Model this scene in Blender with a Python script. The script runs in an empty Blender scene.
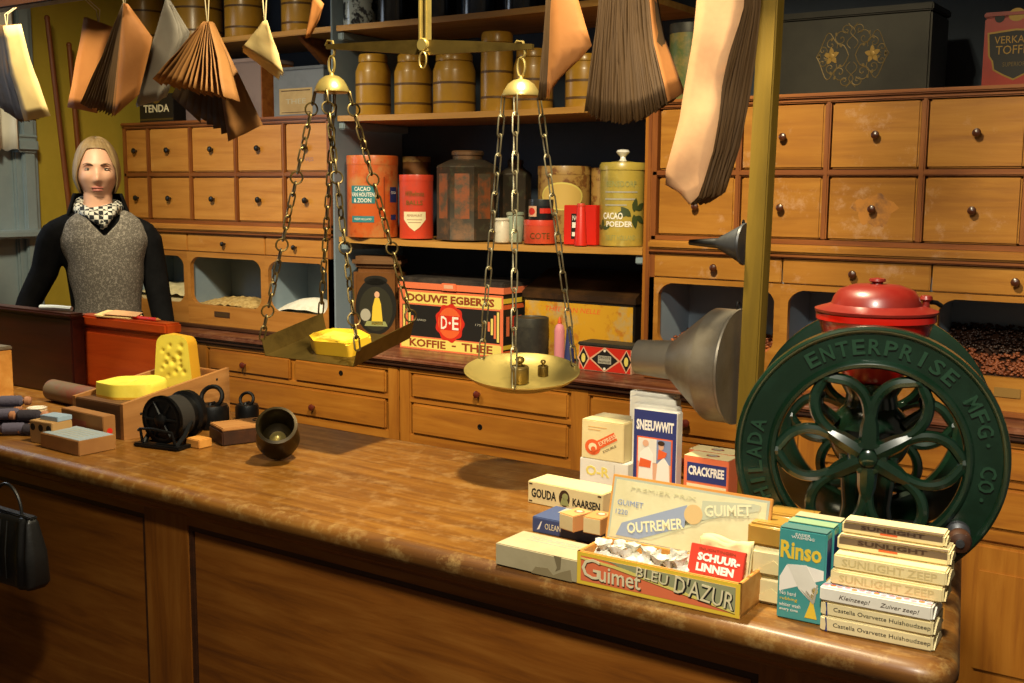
import bpy, bmesh, math, random
from math import sin, cos, pi, radians as rad, atan2, hypot, sqrt, exp
from mathutils import Vector, Matrix, noise
S = bpy.context.scene
COL = S.collection
random.seed(11)
RND = random.Random(5)
V = Vector

# ---------------------------------------------------------------- camera
FPX, PITCH, YAW, ROLL, CZ = 1118.74, rad(7.6435), rad(34.36), rad(.444), 1.55
_fw = V((-sin(YAW)*cos(PITCH), cos(YAW)*cos(PITCH), -sin(PITCH)))
_r = V((cos(YAW), sin(YAW), 0)); _u = _r.cross(_fw)
_R = _r*cos(ROLL)+_u*sin(ROLL); _U = -_r*sin(ROLL)+_u*cos(ROLL)
cam = bpy.data.cameras.new('camera'); camo = bpy.data.objects.new('camera', cam); COL.objects.link(camo)
cam.sensor_width = 36; cam.lens = FPX*36/1024; cam.clip_start = .05
camo.matrix_world = Matrix(((_R.x, _U.x, -_fw.x, 0), (_R.y, _U.y, -_fw.y, 0), (_R.z, _U.z, -_fw.z, CZ), (0, 0, 0, 1)))
S.camera = camo

def at(px, py, x=None, y=None, z=None):
    """the place on a real plane (x, y or z = const, in metres) that a spot measured in the photo lies on"""
    d = _R*((px-512)/FPX)+_U*((341.5-py)/FPX)+_fw
    k = x/d.x if x is not None else y/d.y if y is not None else (z-CZ)/d.z
    return V((d.x*k, d.y*k, CZ+d.z*k))

# ---------------------------------------------------------------- materials
MATS = {}
def _new(name):
    m = bpy.data.materials.new(name); m.use_nodes = True
    nt = m.node_tree; b = nt.nodes['Principled BSDF']
    MATS[name] = m
    return m, nt, b
def rgb(h):
    h = h.lstrip('#'); c = [int(h[i:i+2], 16)/255 for i in (0, 2, 4)]
    return tuple((v/12.92 if v <= .04045 else ((v+.055)/1.055)**2.4) for v in c)+(1,)
def plain(name, hexc, rough=.6, metal=0, spec=.5, coat=0, bump=0, bscale=60):
    m, nt, b = _new(name)
    b.inputs['Base Color'].default_value = rgb(hexc); b.inputs['Roughness'].default_value = rough
    b.inputs['Metallic'].default_value = metal; b.inputs['Specular IOR Level'].default_value = spec
    b.inputs['Coat Weight'].default_value = coat; b.inputs['Coat Roughness'].default_value = .15
    if bump: _bump(nt, b, bump, bscale)
    return m
def _coords(nt, scale=(1, 1, 1), rnd=True):
    tc = nt.nodes.new('ShaderNodeTexCoord'); mp = nt.nodes.new('ShaderNodeMapping')
    mp.inputs['Scale'].default_value = scale
    nt.links.new(tc.outputs['Object'], mp.inputs['Vector'])
    if rnd:
        oi = nt.nodes.new('ShaderNodeObjectInfo'); mu = nt.nodes.new('ShaderNodeMath'); mu.operation = 'MULTIPLY'; mu.inputs[1].default_value = 37
        nt.links.new(oi.outputs['Random'], mu.inputs[0])
        cb = nt.nodes.new('ShaderNodeCombineXYZ')
        for k in 'XYZ': nt.links.new(mu.outputs[0], cb.inputs[k])
        nt.links.new(cb.outputs[0], mp.inputs['Location'])
    return mp.outputs[0]
def _noise(nt, vec, scale, detail=4, rough=.6, dist=0):
    n = nt.nodes.new('ShaderNodeTexNoise'); n.inputs['Scale'].default_value = scale; n.inputs['Detail'].default_value = detail
    n.inputs['Roughness'].default_value = rough; n.inputs['Distortion'].default_value = dist
    nt.links.new(vec, n.inputs['Vector']); return n.outputs['Fac']
def _ramp(nt, fac, stops):
    r = nt.nodes.new('ShaderNodeValToRGB'); e = r.color_ramp.elements
    while len(e) < len(stops): e.new(.5)
    for el, (p, c) in zip(e, stops): el.position = p; el.color = rgb(c) if isinstance(c, str) else (c, c, c, 1)
    nt.links.new(fac, r.inputs[0]); return r.outputs[0]
def _mix(nt, fac, a, b, mode='MIX'):
    x = nt.nodes.new('ShaderNodeMix'); x.data_type = 'RGBA'; x.blend_type = mode
    for s, v in ((0, fac), (6, a), (7, b)):
        if hasattr(v, 'links') or hasattr(v, 'is_linked'): nt.links.new(v, x.inputs[s])
        elif isinstance(v, str): x.inputs[s].default_value = rgb(v)
        else: x.inputs[s].default_value = v
    return x.outputs[2]
def _bump(nt, b, strength, scale, vec=None, fac=None):
    if fac is None: fac = _noise(nt, vec or _coords(nt), scale, 5)
    bp = nt.nodes.new('ShaderNodeBump'); bp.inputs['Strength'].default_value = strength; bp.inputs['Distance'].default_value = .004
    nt.links.new(fac, bp.inputs['Height']); nt.links.new(bp.outputs[0], b.inputs['Normal'])
def wood(name, dark, mid, light, axis='X', rough=.45, wear=None, coat=.15, gs=1.0, wearpos=.62, spec=.4, ws=9, wa=.75):
    m, nt, b = _new(name)
    st = {'X': (1.2, 14, 14), 'Y': (14, 1.2, 14), 'Z': (14, 14, 1.2)}[axis]
    vec = _coords(nt, tuple(s*gs for s in st))
    g = _noise(nt, vec, 2.2, 6, .62, .6)
    col = _ramp(nt, g, [(.25, dark), (.5, mid), (.75, light)])
    v2 = _coords(nt, (1, 1, 1))
    big = _noise(nt, v2, 2.6, 3)
    col = _mix(nt, _ramp(nt, big, [(.35, .0), (.7, .45)]), col, dark)
    if wear:
        w = _noise(nt, v2, ws, 9, .76)
        col = _mix(nt, _ramp(nt, w, [(wearpos-.1, .0), (wearpos+.06, wa)]), col, wear)
    nt.links.new(col, b.inputs['Base Color'])
    rr = _ramp(nt, g, [(.2, rough+.12), (.8, max(.05, rough-.06))]); nt.links.new(rr, b.inputs['Roughness'])
    b.inputs['Coat Weight'].default_value = coat; b.inputs['Coat Roughness'].default_value = .25
    b.inputs['Specular IOR Level'].default_value = spec
    _bump(nt, b, .18, 0, fac=g)
    return m
def speck(name, base, spot, scale=14, lo=.5, hi=.62, rough=.45, metal=0, coat=0, spot2=None, bump=.05, stretch=(1, 1, 1), amt=1.0):
    m, nt, b = _new(name)
    vec = _coords(nt, stretch)
    n = _noise(nt, vec, scale, 6, .65)
    col = _mix(nt, _ramp(nt, n, [(lo, .0), (hi, amt)]), base, spot)
    if spot2:
        n2 = _noise(nt, vec, scale*2.7, 4, .6)
        col = _mix(nt, _ramp(nt, n2, [(.56, .0), (.66, .8)]), col, spot2)
    nt.links.new(col, b.inputs['Base Color'])
    b.inputs['Roughness'].default_value = rough; b.inputs['Metallic'].default_value = metal
    b.inputs['Coat Weight'].default_value = coat; b.inputs['Coat Roughness'].default_value = .2
    if bump: _bump(nt, b, bump, scale*3, vec)
    return m
def paper(name, base, shade, rough=.75, trans=0, scale=9):
    m = speck(name, base, shade, scale, .42, .72, rough, bump=.12, amt=.7)
    if trans:
        b = m.node_tree.nodes['Principled BSDF']; nt = m.node_tree
        t = nt.nodes.new('ShaderNodeBsdfTranslucent'); t.inputs['Color'].default_value = rgb(base)
        mx = nt.nodes.new('ShaderNodeMixShader'); mx.inputs[0].default_value = trans
        out = nt.nodes['Material Output']
        nt.links.new(b.outputs[0], mx.inputs[1]); nt.links.new(t.outputs[0], mx.inputs[2]); nt.links.new(mx.outputs[0], out.inputs[0])
    return m

W_DRAWER = wood('honey_wood', '#a86a28', '#c4853a', '#d39748', 'X', .42, wear='#d8b083', wearpos=.74)
W_DRAWER2 = wood('bright_honey_wood', '#8f5a1c', '#ac742c', '#bd873c', 'X', .36, wear='#c6a080', wearpos=.66, coat=.3)
W_FRAME = wood('frame_wood', '#6a3614', '#8a4f1f', '#a0642c', 'X', .45)
W_FRAMEZ = wood('frame_wood_upright', '#6a3614', '#8a4f1f', '#a0642c', 'Z', .45)
W_BIN = wood('bin_front_wood', '#9a6226', '#b87b36', '#c68c45', 'X', .42)
W_BASE = wood('base_wood', '#8a5018', '#aa6b22', '#bb7d30', 'X', .4, coat=.25)
W_BASEZ = wood('base_wood_upright', '#8a5018', '#aa6b22', '#bb7d30', 'Z', .4, coat=.25)
W_WTOP = wood('back_worktop_wood', '#4a2416', '#6b3a24', '#8d5a3e', 'X', .4, wear='#93684f', wearpos=.6)
W_TOP = wood('counter_top_wood', '#53300e', '#80521a', '#9e6e2c', 'X', .33, wear='#a98450', wearpos=.60, coat=.3, ws=20, wa=.5)
W_EDGE = wood('counter_edge_wood', '#47290e', '#734817', '#8f622a', 'X', .42, wear='#ab8c54', wearpos=.60, ws=24, wa=.5)
W_BODY = wood('counter_body_wood', '#5c310c', '#8a5016', '#a26828', 'X', .42, coat=.15)
W_BODYZ = wood('counter_body_upright', '#5c310c', '#8a5016', '#a26828', 'Z', .42, coat=.15)
W_SHELF = wood('shelf_wood', '#a5742f', '#c08c42', '#cf9f58', 'X', .45)
W_POST = wood('ochre_post_wood', '#66500f', '#7d6318', '#8f7226', 'Z', .5, coat=0)
W_RAIL = wood('dark_rail_wood', '#2a1609', '#3d2110', '#52301a', 'X', .5)
W_CRATE = wood('crate_wood', '#8a5a2c', '#a8733c', '#bd8850', 'Y', .6, coat=0)
W_CRATED = wood('dark_crate_wood', '#4d3018', '#674526', '#7a5430', 'X', .6, coat=0)
W_RED = wood('red_brown_wood', '#96300c', '#b54412', '#c4541c', 'X', .3, coat=.4)
W_MAHO = wood('dark_mahogany', '#200705', '#34100a', '#451a10', 'X', .3, coat=.4)
W_BOX = wood('thin_box_wood', '#b8782e', '#d09244', '#dca65a', 'X', .55, coat=0)
W_ROD = wood('brown_rod_wood', '#5c2e0c', '#763f14', '#8a5020', 'Z', .5)
W_BOB = wood('bobbin_wood', '#8d5a3c', '#a87250', '#bb8664', 'X', .5)
BLUEWALL = speck('blue_black_wall_paint', '#323e4d', '#3c4857', 5, .4, .7, .7, bump=.05)
BLUEGREY = speck('blue_grey_paint', '#8496a6', '#8f9fad', 6, .4, .7, .6, bump=.05)
YELLOW = speck('ochre_wall_paint', '#a89228', '#b39b30', 5, .4, .7, .75, bump=.06)
WINGREY = speck('grey_blue_joinery_paint', '#7f8f96', '#8b9aa0', 6, .4, .7, .55, bump=.04)
FLOORM = wood('floor_board_wood', '#2a1a0e', '#3d2816', '#4d3420', 'X', .6)
CEIL = plain('ceiling_paint', '#4d3d28', .8)
BLACKK = plain('black_knob', '#15110e', .35, coat=.3)
BROWNK = plain('brown_knob', '#4a2411', .35, coat=.3)
REDK = plain('red_brown_knob', '#5c2216', .3, coat=.4)
IRON = speck('black_iron', '#0e0f11', '#1d1c1a', 20, .45, .65, .45, .6, bump=.1)
GREEN = speck('green_enamel', '#0e2416', '#163022', 9, .45, .7, .2, 0, coat=.8, bump=.04)
GREENL = plain('green_enamel_lit_letters', '#223f2c', .22, coat=.8)  # same enamel in a lighter green, painting the highlight on the raised letters
REDP = speck('red_enamel', '#b81408', '#c41c0c', 8, .4, .7, .25, coat=.5, bump=.02)
REDLID = speck('dusty_red_enamel', '#6e130b', '#7c2519', 12, .4, .7, .38, coat=.25, bump=.02)
BRASS = speck('brass', '#cbb468', '#a89350', 10, .5, .7, .36, .7, bump=.03)
BRASSD = speck('dark_brass', '#75602e', '#57461f', 16, .45, .7, .4, .75, bump=.05)
BRASSP = speck('pale_brass', '#d4bc74', '#b49c58', 10, .5, .72, .36, .75, bump=.03)
STEEL = speck('old_chain_steel', '#968c6c', '#72684c', 20, .45, .65, .4, .7)
BRONZE = speck('old_brass_chain', '#6d5c34', '#4d3e22', 20, .45, .65, .42, .75)
PEWTER = speck('tarnished_tin', '#857c6c', '#6d604a', 8, .45, .7, .42, .55, bump=.06)
PEWTERD = speck('dark_tin', '#595b5e', '#474646', 8, .45, .7, .45, .7, bump=.06)
CHEESE = speck('yellow_cheese', '#efdb52', '#e4cc3e', 14, .5, .7, .5, bump=.08)
CHEESE2 = speck('orange_cheese_rind', '#d8a026', '#c88e1e', 10, .5, .7, .5, bump=.05)
CHEESE3 = speck('golden_cheese', '#eaba2c', '#dfa81e', 10, .5, .7, .5, bump=.05)
TUB = speck('ochre_tub_lacquer', '#b8892c', '#a5781f', 7, .45, .7, .35, coat=.3, bump=.05)
TUBB = plain('dark_tub_band', '#5e4018', .5)
BLK = plain('black_print', '#15120f', .6)
DKB = plain('dark_brown_print', '#3a2412', .6)
WHT = plain('white_print', '#efe9dc', .6)
CRM = plain('cream_print', '#e6d8ac', .6)
YEL = plain('yellow_print', '#e7c33a', .55)
YEL2 = plain('pale_yellow_print', '#e3d06a', .6)
ORG = plain('orange_print', '#e0602c', .55)
COR = plain('coral_print', '#e27448', .6)
REDPR = plain('red_print', '#cc2a18', .5)
NAVY = plain('navy_print', '#2a3470', .55)
BLU = plain('faded_blue_print', '#7f8db0', .65)
TEAL = plain('teal_print', '#2f7f86', .5)
SAGE = plain('sage_print', '#95985e', .6)
GOLD = plain('gold_print', '#86682a', .4, .4)
GOLDD = plain('dull_gold_print', '#5c4819', .5, .3)
PINK = plain('pink_print', '#dc8a98', .6)
SKINPR = plain('flesh_print', '#dca987', .6)
GREYP = plain('grey_print', '#a9a493', .65)
BROWNPR = plain('brown_red_print', '#8c3a14', .6)
P_CREAM = paper('cream_card', '#e2cf98', '#d2bb80')
P_WHITE = paper('white_card', '#e4dfd0', '#d2ccba')
P_GREY = paper('grey_card', '#b3a580', '#9a8c68')
P_PALE = paper('pale_label_paper', '#d2c89e', '#bfb385', scale=14)
P_KRAFT = paper('kraft_paper', '#a06e38', '#865628', trans=.10)
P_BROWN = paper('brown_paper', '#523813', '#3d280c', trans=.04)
P_ORANGE = paper('orange_paper', '#bb7a3c', '#a8662c', trans=.16)
P_BAG = paper('cream_bag_paper', '#e6cc8c', '#d8b878', trans=.2)
P_PEACH = paper('peach_bag_paper', '#d6a676', '#b98760', trans=.16)
P_WAX = paper('grey_wax_paper', '#a79e90', '#8f867a', .45, trans=.2)
STRING = plain('pale_string', '#c9b78c', .8)
CLOTHW = plain('bluing_cloth', '#dcd8ca', .85, bump=.4, bscale=220)
SOAPB = speck('brown_soap', '#a0772c', '#b68b3c', 6, .4, .7, .35, coat=.2)
WRAP = paper('cream_wrapping', '#dfd0a0', '#cdbb86', .6)
SKIN = speck('wax_skin', '#d3a58a', '#c8957a', 5, .4, .75, .5, bump=.02)
LIP = plain('wax_lips', '#a9665a', .5)
BROW = plain('brow_hair', '#7f6248', .8)
EYEW = plain('eye_white', '#b9a79a', .4)
EYED = plain('eye_iris', '#3d3630', .3)
BLACKC = speck('black_cloth', '#0b0b0d', '#121214', 30, .4, .7, .9, bump=.15)
BLACKC.node_tree.nodes['Principled BSDF'].inputs['Specular IOR Level'].default_value = .12
LEATHER = plain('black_leather', '#0f0f0f', .45, coat=.2, bump=.2, bscale=60)

# ---------------------------------------------------------------- mesh builder
def F(o, x=(1, 0, 0), y=(0, 0, 1)):
    x = V(x).normalized(); y = V(y).normalized(); z = x.cross(y)
    return Matrix(((x.x, y.x, z.x, o[0]), (x.y, y.y, z.y, o[1]), (x.z, y.z, z.z, o[2]), (0, 0, 0, 1)))
def T(x, y, z): return Matrix.Translation((x, y, z))
def RX(a): return Matrix.Rotation(a, 4, 'X')
def RY(a): return Matrix.Rotation(a, 4, 'Y')
def RZ(a): return Matrix.Rotation(a, 4, 'Z')
def fillet(pts, r, n=4):
    out = []; k = len(pts)
    for i in range(k):
        p0, p, p1 = V(pts[i-1]), V(pts[i]), V(pts[(i+1) % k])
        d0 = (p0-p); d1 = (p1-p); rr = min(r, d0.length*.49, d1.length*.49)
        a = p+d0.normalized()*rr; b = p+d1.normalized()*rr
        for j in range(n+1):
            t = j/n; out.append((a*(1-t)**2+p*2*t*(1-t)+b*t*t))
    return [tuple(q) for q in out]
class MB:
    def __init__(s): s.bm = bmesh.new(); s.mats = []
    def mi(s, m):
        if m not in s.mats: s.mats.append(m)
        return s.mats.index(m)
    def add(s, vs, fs, m, M=None, fn=None):
        k = s.mi(m); out = []
        for v in vs:
            v = V(v)
            if fn: v = V(fn(v))
            if M is not None: v = M @ v
            out.append(s.bm.verts.new(v))
        for f in fs:
            try:
                q = s.bm.faces.new([out[i] for i in f]); q.material_index = k
            except ValueError: pass
        return s
    def box(s, x0, x1, y0, y1, z0, z1, m, M=None, bev=0, fn=None, seg=2):
        if bev:
            t = bmesh.new(); bmesh.ops.create_cube(t, size=1)
            for v in t.verts: v.co = V(((x0+x1)/2+v.co.x*(x1-x0), (y0+y1)/2+v.co.y*(y1-y0), (z0+z1)/2+v.co.z*(z1-z0)))
            bmesh.ops.bevel(t, geom=list(t.edges), offset=min(bev, .45*min(x1-x0, y1-y0, z1-z0)), segments=seg, affect='EDGES', clamp_overlap=True)
            t.verts.index_update()
            s.add([v.co.copy() for v in t.verts], [[v.index for v in f.verts] for f in t.faces], m, M, fn); t.free(); return s
        vs = [(x, y, z) for z in (z0, z1) for y in (y0, y1) for x in (x0, x1)]
        return s.add(vs, [(0, 2, 3, 1), (4, 5, 7, 6), (0, 1, 5, 4), (2, 6, 7, 3), (0, 4, 6, 2), (1, 3, 7, 5)], m, M, fn)
    def prism(s, pts, z0, z1, m, M=None, fn=None):
        n = len(pts)
        vs = [(p[0], p[1], z0) for p in pts]+[(p[0], p[1], z1) for p in pts]
        fs = [tuple(range(n))[::-1], tuple(range(n, 2*n))]+[(i, (i+1) % n, n+(i+1) % n, n+i) for i in range(n)]
        return s.add(vs, fs, m, M, fn)
    def frame(s, outer, inner, z0, z1, m, M=None):
        n = len(outer)
        vs = [(p[0], p[1], z) for z in (z0, z1) for L in (outer, inner) for p in L]
        fs = []
        for i in range(n):
            j = (i+1) % n
            fs += [(i, n+i, n+j, j), (2*n+i, 2*n+j, 3*n+j, 3*n+i), (i, j, 2*n+j, 2*n+i), (n+i, 3*n+i, 3*n+j, n+j)]
        return s.add(vs, fs, m, M)
    def lathe(s, prof, m, M=None, n=28, loop=False):
        k = len(prof); vs = []; fs = []
        for r, z in prof:
            for i in range(n): a = 2*pi*i/n; vs.append((r*cos(a), r*sin(a), z))
        for j in range(k if loop else k-1):
            q = (j+1) % k
            for i in range(n): fs.append((j*n+i, j*n+(i+1) % n, q*n+(i+1) % n, q*n+i))
        if not loop:
            if prof[0][0] > 1e-5: fs.append(tuple(range(n))[::-1])
            if prof[-1][0] > 1e-5: fs.append(tuple((k-1)*n+i for i in range(n)))
        return s.add(vs, fs, m, M)
    def tube(s, pts, r, m, M=None, n=8, closed=False, flat=1.0):
        P = [V(p) for p in pts]; k = len(P); vs = []; fs = []
        up = None
        for i in range(k):
            a = P[i-1] if (closed or i) else P[i]; b = P[(i+1) % k] if (closed or i < k-1) else P[i]
            t = (b-a).normalized() if (b-a).length > 1e-9 else V((0, 0, 1))
            if up is None: up = V((0, 0, 1)) if abs(t.z) < .9 else V((0, 1, 0))
            x = t.cross(up)
            if x.length < 1e-4: x = t.cross(V((1, 0, 0)))
            x.normalize(); y = x.cross(t).normalized(); up = y
            rr = r[i] if isinstance(r, (list, tuple)) else r
            for j in range(n): q = 2*pi*j/n; vs.append(P[i]+x*(cos(q)*rr)+y*(sin(q)*rr*flat))
        for i in range(k if closed else k-1):
            w = (i+1) % k
            for j in range(n): fs.append((i*n+j, w*n+j, w*n+(j+1) % n, i*n+(j+1) % n))
        if not closed: fs += [tuple(range(n)), tuple((k-1)*n+j for j in range(n))[::-1]]
        return s.add(vs, fs, m, M)
    def ell(s, c, r, m, M=None, n=16):
        r = (r, r, r) if not isinstance(r, (tuple, list)) else r
        h = n//2; vs = [(c[0], c[1], c[2]-r[2])]
        for j in range(1, h):
            p = -pi/2+pi*j/h
            for i in range(n): a = 2*pi*i/n; vs.append((c[0]+r[0]*cos(p)*cos(a), c[1]+r[1]*cos(p)*sin(a), c[2]+r[2]*sin(p)))
        vs.append((c[0], c[1], c[2]+r[2])); L = len(vs)-1; fs = []
        for i in range(n):
            fs.append((0, 1+(i+1) % n, 1+i)); fs.append((L, L-n+i, L-n+(i+1) % n))
            for j in range(h-2): b = 1+j*n; fs.append((b+i, b+(i+1) % n, b+n+(i+1) % n, b+n+i))
        return s.add(vs, fs, m, M)
    def grid(s, f, nu, nv, m, M=None, closed_u=False):
        vs = [f(i/(nu if closed_u else nu-1), j/(nv-1)) for j in range(nv) for i in range(nu)]; fs = []
        for j in range(nv-1):
            for i in range(nu if closed_u else nu-1):
                k = (i+1) % nu; fs.append((j*nu+i, j*nu+k, (j+1)*nu+k, (j+1)*nu+i))
        return s.add(vs, fs, m, M)
    def loft(s, rings, m, M=None, cap=True):
        n = len(rings[0]); vs = [p for r in rings for p in r]; fs = []
        for j in range(len(rings)-1):
            for i in range(n): k = (i+1) % n; fs.append((j*n+i, j*n+k, (j+1)*n+k, (j+1)*n+i))
        if cap: fs += [tuple(range(n))[::-1], tuple((len(rings)-1)*n+i for i in range(n))]
        return s.add(vs, fs, m, M)
    def text(s, txt, m, cx, cy, w, h, z0, M=None, bold=.0, shear=0, ang=0, fn=None, ext=.0003):
        vs, fs = glyphs(txt, bold, shear)
        if not vs: return s
        x0 = min(v[0] for v in vs); x1 = max(v[0] for v in vs); y0 = min(v[1] for v in vs); y1 = max(v[1] for v in vs)
        sx = w/max(1e-6, x1-x0); sy = (h/(y1-y0)) if h else sx
        ca, sa = cos(ang), sin(ang); k = []
        for v in vs:
            x = (v[0]-(x0+x1)/2)*sx; y = (v[1]-(y0+y1)/2)*sy
            k.append((cx+x*ca-y*sa, cy+x*sa+y*ca, z0+ext*(1 if v[2] > 0 else 0)))
        return s.add(k, fs, m, M, fn)
    def build(s, name, parent=None, sharp=38, solid=0, loc=None):
        bm = s.bm
        bmesh.ops.recalc_face_normals(bm, faces=list(bm.faces))
        me = bpy.data.meshes.new(name)
        for f in bm.faces: f.smooth = True
        bm.to_mesh(me); bm.free()
        for m in s.mats: me.materials.append(m)
        me.set_sharp_from_angle(angle=rad(sharp))
        o = bpy.data.objects.new(name, me); COL.objects.link(o)
        if parent: o.parent = parent
        if loc: o.location = loc
        if solid:
            md = o.modifiers.new('thickness', 'SOLIDIFY'); md.thickness = solid; md.offset = 0
        return o
_G = {}
def glyphs(txt, bold=0, shear=0):
    key = (txt, bold, shear)
    if key not in _G:
        cu = bpy.data.curves.new('glyphs', 'FONT'); cu.body = txt; cu.extrude = .01; cu.offset = bold; cu.shear = shear; cu.resolution_u = 2
        cu.fill_mode = 'FRONT' if False else 'BOTH'
        ob = bpy.data.objects.new('glyphs', cu); COL.objects.link(ob)
        dg = bpy.context.evaluated_depsgraph_get(); ev = ob.evaluated_get(dg); me = ev.to_mesh()
        _G[key] = ([tuple(v.co) for v in me.vertices], [tuple(p.vertices) for p in me.polygons])
        ev.to_mesh_clear(); bpy.data.objects.remove(ob); bpy.data.curves.remove(cu)
    return _G[key]

def tag(o, label=None, cat=None, group=None, kind=None):
    if label: o['label'] = label
    if cat: o['category'] = cat
    if group: o['group'] = group
    if kind: o['kind'] = kind
    return o
def thing(name, label, cat, loc=(0, 0, 0), rz=0, group=None, rot=None):
    o = bpy.data.objects.new(name, None); COL.objects.link(o); o.empty_display_size = .05
    o.location = loc; o.rotation_euler = rot if rot else (0, 0, rz)
    return tag(o, label, cat, group)
def struct(name, mb, loc=None):
    return tag(mb.build(name, loc=loc), kind='structure')
def dup(o, loc, rz, label):
    """copy of a thing with copies of its parts and sub-parts"""
    r = o.copy(); COL.objects.link(r); r.location = loc; r.rotation_euler = (0, 0, rz); r['label'] = label
    def kids(a, b):
        for ch in [c for c in bpy.data.objects if c.parent == a]:
            c = ch.copy(); COL.objects.link(c); c.parent = b; kids(ch, c)
    kids(o, r)
    return r

def sliced(mb, pts, z, m, M, fn):
    """a flat outline cut into narrow upright strips so that it bends cleanly round a tin"""
    t = bmesh.new(); t.faces.new([t.verts.new((p[0], p[1], z)) for p in pts])
    x0, x1 = min(p[0] for p in pts), max(p[0] for p in pts); n = max(1, int((x1-x0)/.008))
    for i in range(1, n):
        bmesh.ops.bisect_plane(t, geom=list(t.verts)+list(t.edges)+list(t.faces), plane_co=(x0+(x1-x0)*i/n, 0, 0), plane_no=(1, 0, 0))
    bmesh.ops.triangulate(t, faces=list(t.faces)); t.verts.index_update()
    mb.add([v.co.copy() for v in t.verts], [[v.index for v in f.verts] for f in t.faces], m, M, fn); t.free()
def prints(parent, items, M=None, fn=None, lab='printed_label', let='lettering'):
    """flat printing on a face: items are ('r',x0,x1,y0,y1,mat,layer) ('p',pts,mat,layer) ('d',cx,cy,rx,ry,mat,layer) ('t',text,cx,cy,w,h,mat,layer,{opts})"""
    a = MB(); na = 0
    E_ = .00035
    for it in items:
        k = it[0]
        if k == 'r':
            _, x0, x1, y0, y1, m, L = it; na += 1
            n = 1 if not fn else max(1, int((x1-x0)/.012))
            for i in range(n):
                xa, xb = x0+(x1-x0)*i/n, x0+(x1-x0)*(i+1)/n
                a.box(xa, xb, y0, y1, (L-1)*E_*(1 if not fn else 1), L*E_, m, M, fn=fn)
        elif k == 'p':
            _, pts, m, L = it; na += 1
            sliced(a, pts, L*E_, m, M, fn) if fn else a.prism(pts, (L-1)*E_, L*E_, m, M, fn)
        elif k == 'd':
            _, cx, cy, rx, ry, m, L = it; na += 1
            pts = [(cx+rx*cos(2*pi*i/28), cy+ry*sin(2*pi*i/28)) for i in range(28)]
            sliced(a, pts, L*E_, m, M, fn) if fn else a.prism(pts, (L-1)*E_, L*E_, m, M, fn)
        elif k == 't':
            _, t, cx, cy, w, h, m, L = it[:8]; o = it[8] if len(it) > 8 else {}
            b = MB(); b.text(t, m, cx, cy, w, h, L*E_-E_, M, fn=fn, ext=o.pop('ext', E_), **o); b.build(let, parent)
    if na: a.build(lab, parent)
def wrap(R, off=0.0006, z0=0, a0=0):
    """bends flat printing round an upright cylinder; x runs along the girth from direction -Y"""
    def fn(v):
        a = v.x/R+a0; r = R+off+v.z
        return (r*sin(a), -r*cos(a), v.y+z0)
    return fn
# ---------------------------------------------------------------- the room
def rebase(root, loc):
    """moves the root Empty to the thing's base while its world-built parts stay where they stand"""
    loc = V(loc)
    for c in [c for c in bpy.data.objects if c.parent == root]: c.location = c.location-loc
    root.location = loc
YB = 3.80; YL = 3.60; XL = -4.52
struct('floor', MB().box(-6.5, 1.6, -2.2, 3.9, -.08, 0, FLOORM))
struct('wall_back', MB().box(-4.72, 1.6, YB, YB+.12, 0, 2.95, BLUEWALL))
struct('ceiling', MB().box(-4.72, 1.6, -2.2, 3.9, 2.95, 3.05, CEIL))
WY0, WY1, WE = 1.65, 2.62, 2.905
m = MB(); m.box(XL-.14, XL, WE, YB, 0, 2.95, YELLOW); m.box(XL-.14, XL, -2.2, WY0, 0, 2.95, YELLOW); m.box(XL-.14, XL, WY0, WE, 2.75, 2.95, YELLOW)
struct('wall_left', m)
m = MB()                                              # joinery of the window: posts, transom, sill, boarded apron
m.box(XL-.1, XL+.012, WY1, WE, 0, 2.75, WINGREY, bev=.004); m.box(XL-.1, XL+.03, WE-.115, WE, 0, 2.75, WINGREY, bev=.008); m.box(XL-.1, XL+.03, WY1, WY1+.06, 0, 2.75, WINGREY, bev=.006)
m.box(XL+.03, XL+.055, WE-.085, WE-.03, 0, 2.75, WINGREY, bev=.006)
m.box(XL-.02, XL+.075, WE-.125, WE-.02, 1.70, 1.76, WINGREY, bev=.012)
m.box(XL-.02, XL+.07, WE-.115, WE-.025, 1.76, 1.775, WINGREY, bev=.005)
m.box(XL-.1, XL+.03, WY0, WY0+.09, 0, 2.75, WINGREY, bev=.008)
m.box(XL-.1, XL+.03, WY0, WY1, 2.66, 2.75, WINGREY, bev=.008)
m.box(XL-.1, XL+.01, WY0, WY1, 0, 1.34, WINGREY)
for y in (1.85, 2.15, 2.45): m.box(XL+.01, XL+.022, y-.1, y+.1, .15, 1.25, WINGREY, bev=.005)
m.box(XL-.06, XL, 2.12, 2.16, 1.38, 2.66, WINGREY, bev=.004); m.box(XL-.06, XL, WY0+.09, WY1, 1.98, 2.02, WINGREY, bev=.004)
w1 = struct('window_1', m)
s_ = MB(); s_.box(XL-.1, XL+.1, WY0-.03, WE-.01, 1.335, 1.37, WINGREY, bev=.008); tag(s_.build('window_sill', w1), kind='structure')
g, nt, b = _new('daylit_pane'); b.inputs['Base Color'].default_value = rgb('#a9bcc9'); b.inputs['Emission Color'].default_value = (.5, .68, .85, 1); b.inputs['Emission Strength'].default_value = .45; b.inputs['Roughness'].default_value = .1
p_ = MB(); p_.box(XL-.065, XL-.055, WY0+.09, WY1, 1.37, 2.66, g); tag(p_.build('window_pane', w1), kind='structure')
# lace curtain hanging at the window
m = MB(); m.grid(lambda u, v: (XL+.07+.018*sin(u*40), 2.26+.52*u, 1.70+.012*abs(sin(u*34))*(1-v)+.95*v), 70, 12, plain('white_lace', '#d9d6c8', .8))
o = m.build('lace_curtain', solid=.002); tag(o, 'white lace curtain hanging in the left window', 'curtain')
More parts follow.
